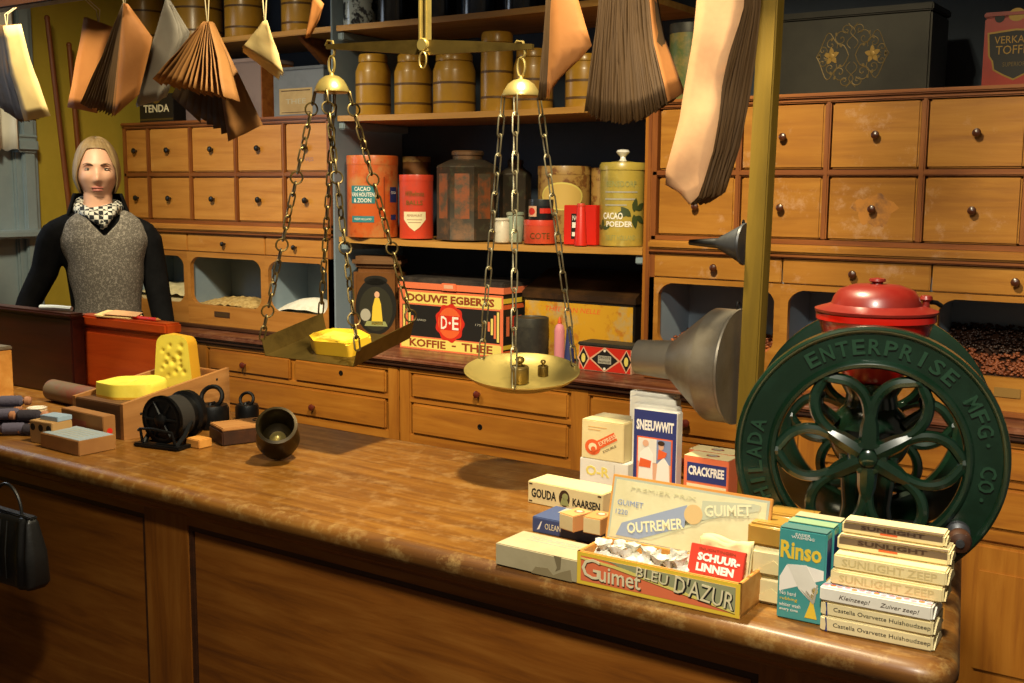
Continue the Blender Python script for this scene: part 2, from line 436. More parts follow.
# two rods leaning in the corner by the yellow wall
for (pa, pb, x, lab) in (((47, 18), (72, 232), -4.44, 'long thin brown rod leaning on the yellow wall, nearer the window'), ((69, 45), (79, 160), -4.46, 'shorter thin brown rod leaning on the yellow wall, behind the mannequin')):
    a, b_ = at(*pa, x=x), at(*pb, x=x)
    d = b_-a; e = a+d*((0.02-a.z)/d.z)
    rt = thing('rod', lab, 'rod', e, group='rods in the corner')
    m = MB(); m.tube([V((0, 0, 0)), (a-e)*.5, a-e], [.012, .012, .011], W_ROD, n=10); m.build('shaft', rt)
    m = MB(); m.ell(a-e, (.013, .013, .013), W_ROD, n=10); m.build('rod_tip', rt)

# ---------------------------------------------------------------- cabinets at the back wall
def knob_mb(r, mat, ln=.022):
    m = MB(); m.lathe([(r*.45, 0), (r*.45, ln*.35), (r*.8, ln*.5), (r, ln*.75), (r*.85, ln*.98), (r*.35, ln*1.12), (0, ln*1.14)], mat, n=14); return m
def knob(parent, x, y, z, r=.012, mat=BLACKK, name='knob', ln=.022):
    o = knob_mb(r, mat, ln).build(name, parent); o.location = (x, y, z); o.rotation_euler = (pi/2, 0, 0); return o
def drawer(par, x0, x1, z0, z1, yf, mat, kr=.012, km=BLACKK, knobs=None, depth=.02, label=None, bev=.005):
    m = MB(); m.box(x0, x1, yf, yf+depth, z0, z1, mat, bev=bev)
    o = m.build('drawer', par)
    for kx, kz in (knobs if knobs is not None else [((x0+x1)/2, (z0+z1)/2)]): knob(o, kx, yf, kz, kr, km)
    if label: o['label'] = label
    return o
def scallop(x0, x1, z0, z1, n=5):
    """opening outline with scooped corners, as in the bin fronts"""
    c = .035; pts = []
    for (cx, cz, a0, a1) in ((x0, z0, pi/2, 0), (x1, z0, pi, pi/2), (x1, z1, -pi/2, -pi), (x0, z1, 0, -pi/2)):
        sx = 1 if cx == x0 else -1; sz = 1 if cz == z0 else -1
        A = (cx, cz+sz*c*1.1); B = (cx+sx*c*1.3, cz); mid = (cx+sx*c*.30, cz+sz*c*.25)
        seq = [A, mid, B]
        if (cx, cz) in ((x1, z0), (x0, z1)): seq = [B, mid, A]
        for j in range(n+1):
            t = j/n; pts.append(tuple(seq[0][k]*(1-t)**2+seq[1][k]*2*t*(1-t)+seq[2][k]*t*t for k in (0, 1)))
    return pts
def bin_front(par, x0, x1, z0, z1, o0, o1, p0, p1, y0, y1, mat):
    inner = scallop(o0, o1, p0, p1); k = len(inner)//4; outer = []
    for q, (cx, cz) in enumerate(((x0, z0), (x1, z0), (x1, z1), (x0, z1))):
        for j in range(k):
            ix, iz = inner[q*k+j]
            if j < k/2: outer.append((cx, iz) if q in (0, 2) else (ix, cz))
            else: outer.append((ix, cz) if q in (0, 2) else (cx, iz))
        outer[q*k+k//2] = (cx, cz)
    m = MB(); m.frame(outer, inner, 0, y1-y0, mat, F((0, y1, 0), (1, 0, 0), (0, 0, 1)))
    return m.build('bin_front', par, sharp=50)

YC = 3.35
def upper_cabinet(x0, x1, stiles, splits, bins, label, cat, wd, kr, km, frame, framez):
    root = thing('drawer_cabinet', label, cat)
    m = MB()
    m.box(x0, x1, YC, YB-.01, 1.822, 1.846, frame, bev=.004)
    m.box(x0, x1, YC-.012, YC+.02, 1.836, 1.850, frame, bev=.004)
    m.box(x0, x1, YC, YC+.03, 1.603, 1.622, frame, bev=.004)
    m.box(x0, x1, YC, YC+.03, 1.392, 1.41, frame, bev=.003)
    m.box(x0, x1, YC+.05, YC+.06, 1.39, 1.83, framez)                       # behind the drawers
    m.box(x0, x0+.018, YC, YB-.01, .9315, 1.83, framez); m.box(x1-.018, x1, YC, YB-.01, .9315, 1.83, framez)
    m.box(x0, x1, YL, YL+.012, .9315, 1.38, BLUEGREY)
    m.build('carcass', root)
    for s in stiles: m = MB(); m.box(s-.009, s+.009, YC-.001, YC+.04, 1.41, 1.822, framez, bev=.004); m.build('stile', root)
    m = MB(); m.box(x0, x1, YC-.022, YC+.03, 1.366, 1.394, wd, bev=.006); m.box(x0, x1, YC-.012, YC+.03, 1.352, 1.368, frame, bev=.004)
    m.build('waist_moulding', root)
    return root
# ----- left cabinet
LX = [-4.50, -4.329, -4.038, -3.744, -3.452, -3.19]
lc = upper_cabinet(-4.505, -3.186, LX[1:-1], None, None, 'honey wood cabinet of small square drawers over open bins, left of the shelves', 'cabinet', W_DRAWER, .011, BLACKK, W_FRAME, W_FRAMEZ)
for i in range(5):
    for z0, z1, lab in ((1.625, 1.819, 'upper'), (1.412, 1.60, 'lower')):
        drawer(lc, LX[i]+.011, LX[i+1]-.011, z0, z1, YC+.006, W_DRAWER, .0135)
for a, b_ in ((-4.49, -4.075), (-4.07, -3.575), (-3.57, -3.205)):
    drawer(lc, a, b_, 1.272, 1.35, YC+.002, W_DRAWER, .011, bev=.003)
BZ0, BZ1 = .945, 1.27; OZ0, OZ1 = 1.035, 1.248
LB = [(-4.505, -4.075, -4.46, -4.10), (-4.075, -3.575, -4.055, -3.60), (-3.575, -3.186, -3.555, -3.21)]
for (a, b_, o0, o1) in LB: bin_front(lc, a, b_, BZ0, BZ1, o0, o1, OZ0, OZ1, YC, YC+.02, W_BIN)
m = MB()
for x in (-4.487, -4.075, -3.575, -3.206): m.box(x-.007, x+.007, YC+.021, YL, .935, 1.30, BLUEGREY)
m.box(-4.49, -3.205, YC+.021, YL, 1.30, 1.31, BLUEGREY); m.box(-4.49, -3.205, YC+.021, YL, .935, .985, BLUEGREY)
m.build('bin_lining', lc)
m = MB(); m.box(-4.505, -3.186, YC-.03, YC+.02, .931, .946, W_RAIL, bev=.004); m.build('plinth', lc)
m = MB(); m.box(-3.90, -3.80, YC-.003, YC, .985, 1.01, plain('dark_plate', '#4a3220', .5), bev=.001); pl = m.build('name_plate', lc)
prints(lc, [('t', 'GRIES', -3.85, .9975, .07, .013, GOLDD, 1)], F((0, YC-.003, 0)))
prints(lc, [('t', 'ANIJS', -3.325, 1.672, .085, .020, plain('faded_purple_print', '#8d6a72', .7), 1)], F((0, YC+.006, 0)))
rebase(lc, (-3.84, 3.5, .93))
# ----- right cabinet
RX_ = [-1.722, -1.432, -1.149, -.868, -.587, -.306]
rc = upper_cabinet(-1.735, -.29, RX_[1:-1], None, None, 'bright honey wood cabinet of large drawers over open bins, right of the shelves', 'cabinet', W_DRAWER2, .013, BROWNK, W_FRAME, W_FRAMEZ)
for i in range(5):
    for r_, (z0, z1) in enumerate(((1.625, 1.819), (1.412, 1.60))):
        worn = i == 2 and r_ == 1
        d = drawer(rc, RX_[i]+.012, RX_[i+1]-.012, z0, z1, YC+.006, W_DRAWER2, .0125, BROWNK, knobs=[((RX_[i]+RX_[i+1])/2+.005, (z0+z1)/2)], label='drawer with a dark worn ring round its knob' if worn else None)
        if worn:
            cx, cz = (RX_[i]+RX_[i+1])/2+.01, (z0+z1)/2-.005
            pts = [((.052+.009*sin(3*a)+.004*sin(7*a)+.003*sin(13*a))*cos(a)*1.15, (.046+.006*sin(5*a+1)+.004*sin(11*a))*sin(a)) for a in [2*pi*k/40 for k in range(40)]]
            prints(d, [('p', pts, speck('worn_drawer_stain', '#7a5233', '#b97a2e', 16, .38, .56, .5), 1)], F((cx, YC+.006, cz)), lab='worn_patch')
for a, b_ in ((-1.722, -1.277), (-1.272, -.827), (-.822, -.37)):
    drawer(rc, a, b_, 1.272, 1.35, YC+.002, W_DRAWER2, .0125, BROWNK, bev=.003)
RB = [(-1.735, -1.275, -1.70, -1.295), (-1.275, -.825, -1.25, -.85), (-.825, -.29, -.80, -.33)]
for (a, b_, o0, o1) in RB: bin_front(rc, a, b_, BZ0, BZ1, o0, o1, OZ0+.005, OZ1+.005, YC, YC+.02, W_DRAWER2)
m = MB()
for x in (-1.712, -1.275, -.825, -.31): m.box(x-.007, x+.007, YC+.021, YL, .935, 1.30, BLUEGREY)
m.box(-1.71, -.31, YC+.021, YL, 1.30, 1.31, BLUEGREY); m.box(-1.71, -.31, YC+.021, YL, .935, .985, BLUEGREY)
m.build('bin_lining', rc)
m = MB(); m.box(-1.735, -.29, YC-.03, YC+.02, .931, .946, W_FRAME, bev=.004); m.build('plinth', rc)
m = MB(); m.box(-.635, -.565, YC-.003, YC, .985, 1.012, plain('brass_plate', '#8d6a30', .5), bev=.001); m.build('name_plate', rc)
rebase(rc, (-1.01, 3.5, .93))
# heaps in the bins
def heap(name, label, cat, x0, x1, zf, zb, mat, amp=.006, sc=30, peak=0):
    y0, y1 = YC+.024, YL-.003
    def f(u, v):
        x = x0+(x1-x0)*u; y = y0+(y1-y0)*v
        z = zf+(zb-zf)*v**.8+peak*sin(pi*u)*(sin(pi*min(1, v*1.15+.1)))+amp*noise.noise(V((x*sc, y*sc, 3.1)))*1.5
        return (x, y, z)
    m = MB(); m.grid(f, 60, 36, mat)
    n0 = 60*36
    # close it down to the floor of the bin
    m.box(x0, x1, y0, y1, .986, min(zf, zb)-.012, mat)
    return tag(m.build(name, sharp=60), label, cat, kind='stuff')
FLOUR = speck('white_flour', '#e9e4d6', '#d8d0bd', 30, .45, .7, .9, bump=.3)
OATS = speck('pale_oats', '#c9aa6c', '#a98548', 60, .42, .6, .9, bump=.6)
BEAN = speck('roasted_beans', '#3a2114', '#24130b', 40, .4, .6, .5)
BEANR = speck('red_brown_beans', '#8a4a28', '#6b3418', 40, .4, .6, .5)
heap('flour', 'heap of white flour in the open bin nearest the shelves', 'flour', -3.566, -3.215, 1.03, 1.05, FLOUR, .006, 14, .055)
heap('oats', 'pale oats in the middle open bin of the left cabinet', 'grain', -4.066, -3.584, 1.028, 1.05, OATS, .006, 40, .03)
heap('barley', 'light grain in the bin behind the mannequin arm', 'grain', -4.478, -4.084, 1.06, 1.10, paper('barley', '#ddcfa0', '#c2ae78'), .006, 30, .03)
def beans(name, label, x0, x1, zf, zb, mfront, mback, n):
    y0, y1 = YC+.03, YL-.01
    m = MB(); m.box(x0, x1, y0-.006, y1+.006, .986, zf-.02, mback)
    m.grid(lambda u, v: (x0+(x1-x0)*u, y0-.006+(y1-y0+.012)*v, zf-.008+(zb-zf)*v), 8, 8, mback)
    ico = bmesh.new(); bmesh.ops.create_icosphere(ico, subdivisions=1, radius=1); ico.verts.index_update()
    iv = [v.co.copy() for v in ico.verts]; jf = [[v.index for v in f.verts] for f in ico.faces]; ico.free()
    for i in range(n):
        u, v = RND.random(), RND.random()**1.3
        p = V((x0+.006+(x1-x0-.012)*u, y0+(y1-y0)*v, zf+(zb-zf)*v+RND.uniform(-.002, .006)))
        M = T(*p) @ RZ(RND.uniform(0, 6)) @ RX(RND.uniform(-.6, .6)) @ Matrix.Diagonal((.0075, .0052, .0042, 1))
        edge = .42+.12*noise.noise(V((u*5, 0, 0)))
        m.add(iv, jf, mback if v > edge else mfront, M)
    return tag(m.build(name, sharp=80), label, 'coffee beans', kind='stuff')
beans('coffee_beans', 'dark and reddish roasted beans in the bin right of the mill', -.815, -.32, 1.045, 1.16, BEANR, BEAN, 1500)
beans('beans', 'red-brown beans low in the bin behind the large funnel', -1.703, -1.284, 1.035, 1.075, plain('orange_beans', '#b0602c', .6), BEANR, 700)
beans('beans', 'reddish beans in the bin behind the mill hopper', -1.266, -.834, 1.035, 1.07, BEANR, BEANR, 500)

# ----- shelf unit between them
su = thing('shelf_unit', 'blue-black open shelf unit with pale wooden shelf boards between the drawer cabinets', 'shelves')
SX0, SX1 = -3.184, -1.74
m = MB(); m.box(SX0, SX0+.008, 3.36, YB-.006, .931, 2.85, BLUEGREY, bev=.003); m.build('side_panel', su)
m = MB(); m.box(SX1-.018, SX1-.001, 3.36, YB-.006, .931, 1.83, W_FRAMEZ, bev=.003); m.box(SX1-.036, SX1-.018, 3.375, YB-.006, .931, 1.83, W_BASEZ, bev=.003); m.build('side_panel', su)
SH = (1.362, 1.846, 2.198)
for z in SH:
    m = MB(); x1 = SX1-.037
    def sh(z=z):
        def fn(v):                               # the boards sag a little in the middle
            u = (v.x-SX0)/(x1-SX0); return (v.x, v.y, v.z-.006*sin(pi*u))
        return fn
    k = 14; xs = [SX0+.019+(x1-SX0-.019)*i/k for i in range(k+1)]
    q = sh(); m.loft([[q(V((x, y, zz))) for y, zz in ((3.375, z-.022), (YB-.008, z-.022), (YB-.008, z), (3.375, z))] for x in xs], W_SHELF)
    m.build('shelf_board', su)
for x, z in ((SX0+.035, 1.325), (x1-.016, 1.325), (SX0+.03, 1.81), (SX0+.03, 2.16)):
    m = MB(); m.box(x-.016, x+.016, 3.385, YB-.01, z-.018, z+.013, WINGREY, bev=.004); m.build('shelf_bracket', su)
rebase(su, ((SX0+SX1)/2, 3.5, .931))
ws = thing('wall_shelf', 'pale wooden wall shelf above the left drawer cabinet', 'shelf')
m = MB(); m.box(-4.5, SX0-.003, 3.375, YB-.006, 2.176, 2.198, W_SHELF, bev=.003); m.build('board', ws)
for x in (-4.3, -3.4):
    m = MB(); m.prism([(3.40, 2.175), (YB-.006, 2.175), (YB-.006, 2.02), (3.62, 2.02)], -.012, .012, W_FRAME, Matrix(((0, 0, 1, x), (1, 0, 0, 0), (0, 1, 0, 0), (0, 0, 0, 1)))); m.build('bracket', ws)
rebase(ws, (-3.85, 3.5, 2.176))

# ----- base cabinets with the long back worktop
YF = 3.22
def base_unit(label, x0, x1, posts, drawers, doors):
    root = thing('base_cabinet', label, 'cabinet')
    m = MB()
    m.box(x0+.002, x1-.002, YF+.012, YB-.02, .08, .888, W_BASEZ)
    for z0, z1 in ((.868, .889), (.756, .776), (.60, .636), (.08, .15)): m.box(x0, x1, YF, YF+.02, z0, z1, W_BASE, bev=.003)
    for p in posts: m.box(max(x0, p-.036), min(x1, p+.036), YF-.002, YF+.02, .08, .889, W_BASEZ, bev=.004)
    m.build('carcass', root)
    m = MB(); m.box(x0, x1, YF+.03, YB-.05, 0, .08, W_RAIL); m.build('plinth', root)
    for (a, b_, z0, z1, kn, hole) in drawers:
        d = drawer(root, a, b_, z0, z1, YF-.006, W_BASE, .014, REDK, knobs=kn, depth=.016, bev=.006)
        for hx, hz in hole:
            m = MB(); m.lathe([(.0, .0), (.006, 0), (.0105, .0002), (.0105, .0016), (.006, .002), (.0055, .0004), (0, .0004)], BLACKK, n=18); k = m.build('keyhole', d); k.location = (hx, YF-.006, hz); k.rotation_euler = (pi/2, 0, 0)
    for (a, b_) in doors:
        m = MB(); m.box(a, b_, YF-.006, YF+.012, .16, .59, W_BASEZ, bev=.006); m.box(a+.07, b_-.07, YF-.012, YF-.005, .23, .52, W_BASEZ, bev=.005); d = m.build('door', root)
        knob(d, b_-.03, YF-.006, .42, .013, REDK)
    rebase(root, ((x0+x1)/2, 3.44, 0)); return root
K = lambda px, py: (lambda p: (p.x, p.z))(at(px, py, y=YF-.006))
base_unit('honey wood base cabinet with small drawers under the left drawer cabinet', -4.5, -2.722, (-3.84, -2.74),
    [(-3.79, -3.30, .778, .866, [K(245, 365)], []), (-3.27, -2.785, .778, .866, [], [K(341, 373)]), (-3.79, -2.785, .638, .754, [K(314, 407)], []), (-4.47, -3.885, .778, .866, None, []), (-4.47, -3.885, .638, .754, None, [])],
    [(-3.79, -3.30), (-3.27, -2.785)])
base_unit('honey wood base cabinet with wide drawers under the shelves and right cabinet', -2.718, -.28, (-2.70, -1.92, -1.11, -.30),
    [(-2.655, -1.965, .778, .866, [K(479, 394)], []), (-2.655, -1.965, .638, .754, [], [K(480, 427)]), (-1.875, -1.155, .778, .866, None, []), (-1.875, -1.155, .638, .754, None, []), (-1.065, -.345, .778, .866, None, []), (-1.065, -.345, .638, .754, None, [])],
    [(-2.655, -2.32), (-2.3, -1.965), (-1.875, -1.53), (-1.5, -1.155), (-1.065, -.72), (-.69, -.345)])
bw = thing('back_worktop', 'long worn red-brown worktop lying on the base cabinets', 'worktop')
m = MB(); m.box(-4.51, -.26, 3.195, YB-.01, .905, .93, W_WTOP, bev=.009, seg=3); m.build('top_board', bw)
m = MB(); m.box(-4.51, -.26, 3.205, 3.25, .89, .905, W_RAIL, bev=.004); m.build('nosing', bw)
rebase(bw, (-2.38, 3.43, .89))

# ---------------------------------------------------------------- the shop counter
CX0, CX1, CY0, CY1 = -3.95, -.325, 1.495, 2.16
ct = thing('shop_counter', 'long worn brown wooden shop counter with panelled front in the foreground', 'counter')
def outline(off, r):
    x0, x1, y0, y1 = CX0+off, CX1-off, CY0+off, CY1-off
    sk = lambda y: x1-.22*(y-1.60)                 # the end of the counter is cut a little askew
    c = [(x0, y0), (sk(y0), y0), (sk(y1), y1), (x0, y1)]
    f = fillet(c, max(.02, r), 8)
    return f
m = MB()
rings = []
for off, z in ((.012, .880), (.004, .884), (0, .892), (.0, .903), (.004, .912), (.012, .918), (.024, .920)):
    rings.append([(x, y, z) for x, y in outline(off, .075-off*.6)])
m.loft(rings, W_EDGE, cap=False)
m.build('edge_moulding', ct, sharp=60)
m = MB(); m.prism(outline(.0238, .06), .895, .92, W_TOP); m.build('worktop', ct)
m = MB(); rings = []
for off, z in ((.048, .846), (.048, .85), (.03, .862), (.022, .866), (.022, .88)): rings.append([(x, y, z) for x, y in outline(off, .07)])
m.loft(rings, W_BODY, cap=False); m.build('under_moulding', ct, sharp=50)
FY = 1.548
m = MB(); m.box(CX0+.05, -.52, FY+.02, CY1-.05, .02, .88, W_BODY); m.build('body', ct)
PZ0, PZ1 = .17, .826
edges = [(-3.85, -3.08), (-2.95, -2.055), (-1.91, -.60)]
for (a, b_) in edges:
    m = MB(); inn = [(a+.012, PZ0+.012), (b_-.012, PZ0+.012), (b_-.012, PZ1-.012), (a+.012, PZ1-.012)]
    out = [(a, PZ0), (b_, PZ0), (b_, PZ1), (a, PZ1)]
    m.frame(out, inn, -.008, .008, W_RAIL, F((0, FY+.012, 0)))
    p_ = MB(); p_.box(a+.012, b_-.012, FY+.008, FY+.02, PZ0+.012, PZ1-.012, W_BODY, bev=.003)
    pn = p_.build('front_panel', ct); m.build('panel_bead', pn)
m = MB()
xs = [CX0+.05]+[v for e in edges for v in e]+[-.42]
for a, b_ in zip(xs[::2], xs[1::2]): m.box(a, b_, FY, FY+.021, .02, .862, W_BODYZ)
for a, b_ in edges: m.box(a, b_, FY+.0005, FY+.021, PZ1, .862, W_BODY); m.box(a, b_, FY+.0005, FY+.021, .02, PZ0, W_BODY)
m.build('front_frame', ct)
m = MB(); m.box(CX0+.04, -.41, FY-.012, FY+.01, 0, .11, W_BODY, bev=.005); m.build('baseboard', ct)
rebase(ct, ((CX0+CX1)/2, (CY0+CY1)/2, 0))
ZC = .9202

# post at the back of the counter and the rail overhead
pl0, pl1 = at(737.8, 370, y=2.06), at(757, 0, y=2.06)
tx = (pl1.x-pl0.x)/(pl1.z-pl0.z)
POSTX = pl0.x-tx*(pl0.z-ZC)
post = thing('wooden_post', 'leaning square ochre wooden post rising from the counter behind the green mill', 'post', (POSTX+.020, 2.082, ZC), rot=(0, math.atan(tx), 0))
m = MB(); m.box(-.0195, .0195, -.019, .019, 0, 1.99, W_POST, bev=.003); m.build('shaft', post)
m = MB(); m.box(-.028, .028, -.028, .028, 0, .012, W_POST, bev=.003); m.build('foot_plate', post)
RZB = 2.083
rail = thing('hanging_rail', 'dark wooden rail overhead from which the paper bags hang', 'rail')
m = MB(); m.box(-3.95, -.5, 1.985, 2.035, RZB, RZB+.07, W_RAIL, bev=.004); m.build('beam', rail)
for x in (-3.3, -2.2, -1.1): m = MB(); m.box(x-.02, x+.02, 1.99, 2.03, RZB+.07, 2.949, W_RAIL, bev=.003); m.build('hanger', rail)
rebase(rail, (-2.2, 2.01, RZB))
# ---------------------------------------------------------------- tins and tubs on the shelves
SAG = lambda z, x: z-.006*sin(pi*(x-SX0)/(SX1-.037-SX0))-.0003
FACE = lambda o: atan2(-o.location.x, o.location.y)     # angle from -Y that looks at the open shop
def cyl_thing(name, label, cat, px0, px1, pybase, y, ztop_px, z=None, group=None):
    """finds where a round vessel stands from its left/right edges and top in the photo; returns root, radius, height"""
    pm = (px0+px1)/2
    c = at(pm, pybase, y=y)
    d = hypot(c.x, c.y); dp = (V((c.x, c.y, 0)).normalized())
    depth = (V((c.x, c.y, c.z-CZ)).dot(_fw))
    R = (px1-px0)/2*depth/FPX
    h = at(pm, ztop_px, y=y).z-z
    if z > 1.3: z = {True: lambda q: q}.get(True)(z)+.0006
    return thing(name, label, cat, (c.x, y, z), group=group), R, h
def tin(name, label, cat, px0, px1, pyb, y, pyt, z, body, lidm, lidh=.02, group=None, bead=True):
    root, R, h = cyl_thing(name, label, cat, px0, px1, pyb, y, pyt, z, group)
    m = MB(); m.lathe([(R*.97, 0), (R*.985, .004), (R*.985, h-lidh), (R*.9, h-lidh)], body, n=40); m.build('body', root)
    m = MB(); m.lathe([(R*.9, h-lidh-.002), (R, h-lidh-.002), (R, h-.004), (R*.985, h), (R*.93, h), (R*.91, h-.004), (0, h-.004)], lidm, n=40); m.build('lid', root)
    return root, R*.985, h
Z3, Z2, Z1, ZW = 1.3625, 1.8465, 2.1985, .9302
ORT = speck('orange_tin_print', '#d3632a', '#c98a4e', 8, .5, .66, .4, spot2='#b8481a', coat=.2)
REDT = speck('worn_red_tin', '#d0432a', '#b84a38', 12, .5, .66, .4, coat=.2)
OCT = speck('worn_dark_tin', '#3d352a', '#6d4c30', 10, .5, .64, .5, .3, spot2='#4b4a38')
OLV = speck('yellow_olive_enamel', '#b8a046', '#9c8a40', 9, .5, .66, .35, coat=.3, spot2='#b8a85a')
BRT = speck('brown_tin', '#7a4d24', '#5e3818', 8, .45, .66, .4, .2, coat=.2)
YTR = speck('worn_yellow_tin', '#cf9a24', '#b8a070', 8, .52, .64, .45, spot2='#b87020', coat=.15)
FLW = speck('flowered_tin', '#b08a48', '#7d4f24', 22, .5, .58, .45, coat=.2)
DKT = speck('dark_grey_tin', '#3a3934', '#4d4a40', 18, .45, .65, .5, .4)
# orange cocoa tin
r, R, h = tin('cocoa_tin', 'large round orange tin with blue label panels, leftmost on the middle shelf', 'tin', 347.5, 398.5, 238, 3.455, 156, Z3, ORT, ORT, .035)
aL = FACE(r)-.42
f = wrap(R, .0012, 0, aL)
prints(r, [('r', -.052, .052, .135, .205, TEAL, 1), ('r', -.05, .048, .06, .085, TEAL, 1), ('t', 'CACAO', 0, .192, .07, .017, WHT, 2, {'bold': .02}), ('t', 'VAN HOUTEN', 0, .170, .10, .017, WHT, 2, {'bold': .02}), ('t', '& ZOON', 0, .147, .075, .017, WHT, 2, {'bold': .02}), ('t', 'WEESP HOLLAND', 0, .073, .075, .008, WHT, 2),
    ('r', .088, .092, 0, .24, BROWNPR, 1), ('r', -.105, -.101, 0, .24, BROWNPR, 1), ('r', .118, .16, .14, .2, NAVY, 1), ('r', .122, .155, .07, .09, NAVY, 1), ('t', 'COCOA', .139, .178, .03, .012, WHT, 2)], fn=f)
r, R, h = tin('canister', 'brown round tin standing behind the red and orange tins', 'tin', 403, 431, 236, 3.68, 157, Z3, BRT, FLW, .02)
r, R, h = tin('red_tin', 'round red tin with a cream shield label beside the octagonal tin', 'tin', 399.5, 433.5, 238, 3.46, 175, Z3, REDT, REDT, .022)
f = wrap(R, .0012, 0, FACE(r)-.12)
prints(r, [('p', [(-.045, .105), (.045, .105), (.045, .075), (.02, .045), (0, .03), (-.02, .045), (-.045, .075)], CRM, 1), ('t', 'Wilhelmina', 0, .175, .075, .02, GOLD, 1, {'shear': .2}), ('t', 'BALLS', 0, .14, .065, .018, GOLD, 1, {'bold': .01}), ('t', 'PEPERMUNT', 0, .09, .06, .009, BROWNPR, 2), ('r', -.03, .03, .073, .075, BROWNPR, 2), ('r', -.025, .025, .062, .064, BROWNPR, 2)], fn=f)
# octagonal tin
def octin(name, label, px0, px1, pyb, y, pyt, rot, panels):
    root, R, h = cyl_thing(name, label, 'tin', px0, px1, pyb, y, pyt, Z3); root.rotation_euler.z = rot
    o8 = lambda q, z: [(q*cos(pi/8+pi/4*i), q*sin(pi/8+pi/4*i), z) for i in range(8)]
    m = MB(); m.loft([o8(R, 0), o8(R, .006), o8(R*.985, .01), o8(R*.985, h*.80), o8(R, h*.81), o8(R*.97, h*.83), o8(R*.55, h*.90), o8(R*.5, h*.9)], OCT); m.build('body', root)
    m = MB(); m.lathe([(R*.47, h*.89), (R*.47, h*.945), (R*.51, h*.95), (R*.51, h*.985), (R*.46, h), (0, h+.001)], OCT, n=28); m.build('lid', root)
    if panels:
        a = R*.985*cos(pi/8); w = R*.985*sin(pi/8)
        for k in (0, 1, 2, 7):
            Mx = RZ(-pi/2+pi/4*(k-1)) @ F((a, 0, 0), (0, 1, 0), (0, 0, 1))
            m = MB(); m.box(-w*.62, w*.62, h*.24, h*.74, 0, .0006, speck('faded_orange_panel', '#8a4a26', '#4d4434', 14, .46, .6, .55), Mx); m.build('printed_label', root)
    return root
octin('tea_canister', 'worn dark octagonal tea canister with faded orange panels and a round neck lid', 436, 499, 240, 3.52, 151, .45, True)
octin('tea_canister', 'worn dark octagonal tin half hidden behind the white and grey pots', 499, 531, 238, 3.69, 160, .1, False)
# small pots
for nm, lab, px0, px1, pyt, y, tw, col in (('stoneware_pot', 'small white stoneware pot left of the grey pot', 494.5, 509.5, 218, 3.41, 1.0, '#d9cfb8'), ('stoneware_pot', 'small grey-green pot wider at the top beside the red round tin', 506, 524, 212, 3.45, 1.18, '#8d9a86')):
    root, R, h = cyl_thing(nm, lab, 'pot', px0, px1, 241, y, pyt, Z3, 'small pots on the middle shelf')
    g = speck(nm+col, col, '#b5a98c', 12, .5, .7, .35, coat=.3)
    rb = R/tw if tw > 1 else R
    m = MB(); m.lathe([(rb*.92, 0), (rb, .006), (R*.98, h*.8), (R*.88, h*.86), (R*.88, h*.9)], g); m.build('body', root)
    m = MB(); m.lathe([(R*.84, h*.86), (R, h*.9), (R, h*.97), (R*.8, h), (0, h)], g); m.build('rim_lid', root)
r, R, h = tin('round_tin', 'low round red tin with a black tin standing on it', 'tin', 523.5, 556, 241, 3.445, 220, Z3, speck('orange_red_tin', '#c4492a', '#a83a24', 12, .5, .66, .4, coat=.2), REDT, .018)
prints(r, [('t', 'COTE', 0, .028, .075, .022, GOLDD, 1)], fn=wrap(R, .001, 0, FACE(r)))
zt = Z3+h+.0003
r, R, h = tin('small_black_tin', 'small black tin with a red and white label on top of the low red tin', 'tin', 528.5, 553.5, 220, 3.445, 199.5, zt, plain('black_tin', '#16181b', .35, coat=.3), plain('black_tin_lid', '#23272b', .35, coat=.3), .022)
prints(r, [('r', -.055, -.012, .012, .05, SKINPR, 1), ('r', .0, .055, .024, .042, REDPR, 1), ('d', -.034, .031, .016, .013, REDPR, 2)], fn=wrap(R, .001, 0, FACE(r)-.1))
r, R, h = tin('biscuit_tin', 'round flowered ochre tin with a pale oval picture, at the back of the middle shelf', 'tin', 537, 590, 240, 3.655, 166.5, Z3, FLW, FLW, .03)
prints(r, [('d', -.0, .17, .085, .052, YEL2, 1), ('d', -.0, .17, .078, .046, plain('pale_ochre_print', '#d8b45e', .6), 2)], fn=wrap(R, .0012, 0, FACE(r)-.1))
r, R, h = tin('canister', 'narrow ochre tin squeezed behind the tall yellow cocoa pot', 'tin', 590, 607, 240, 3.70, 168, Z3, FLW, FLW, .03)
# red packets
def rbox(name, label, cat, px0, px1, pyb, y, pyt, z, depth, mat, group=None, bev=.002, lid=None):
    a, b_ = at(px0, pyb, y=y), at(px1, pyb, y=y); h = at(px0, pyt, y=y).z-z; w = b_.x-a.x
    root = thing(name, label, cat, ((a.x+b_.x)/2, y+depth/2, z), group=group)
    m = MB(); m.box(-w/2, w/2, -depth/2, depth/2, 0, h, mat, bev=bev); m.build('carton', root)
    return root, w, h, depth
REDC = plain('red_card', '#cf2414', .45, coat=.2)
for a, b_, lab in ((563.5, 578.5, 'red packet with black and white label, left one of the red packets'), (583.5, 595.5, 'plain red packet right of the red cone')):
    r, w, h, d = rbox('red_packet', lab, 'packet', a, b_, 241, 3.44, 205, Z3, .05, REDC, 'red packets on the middle shelf')
    if a < 570: prints(r, [('r', .0, w/2-.001, .02, h-.03, BLK, 1), ('r', .004, w/2-.004, .06, .08, WHT, 2), ('r', .004, w/2-.004, .03, .045, WHT, 2), ('t', 'NO', .018, h-.045, .025, .018, WHT, 2)], F((0, -d/2, 0)))
root, R, h = cyl_thing('red_cone', 'small red tapered paper packet standing in front of the red packets', 'packet', 574, 587, 242, 3.40, 204, Z3)
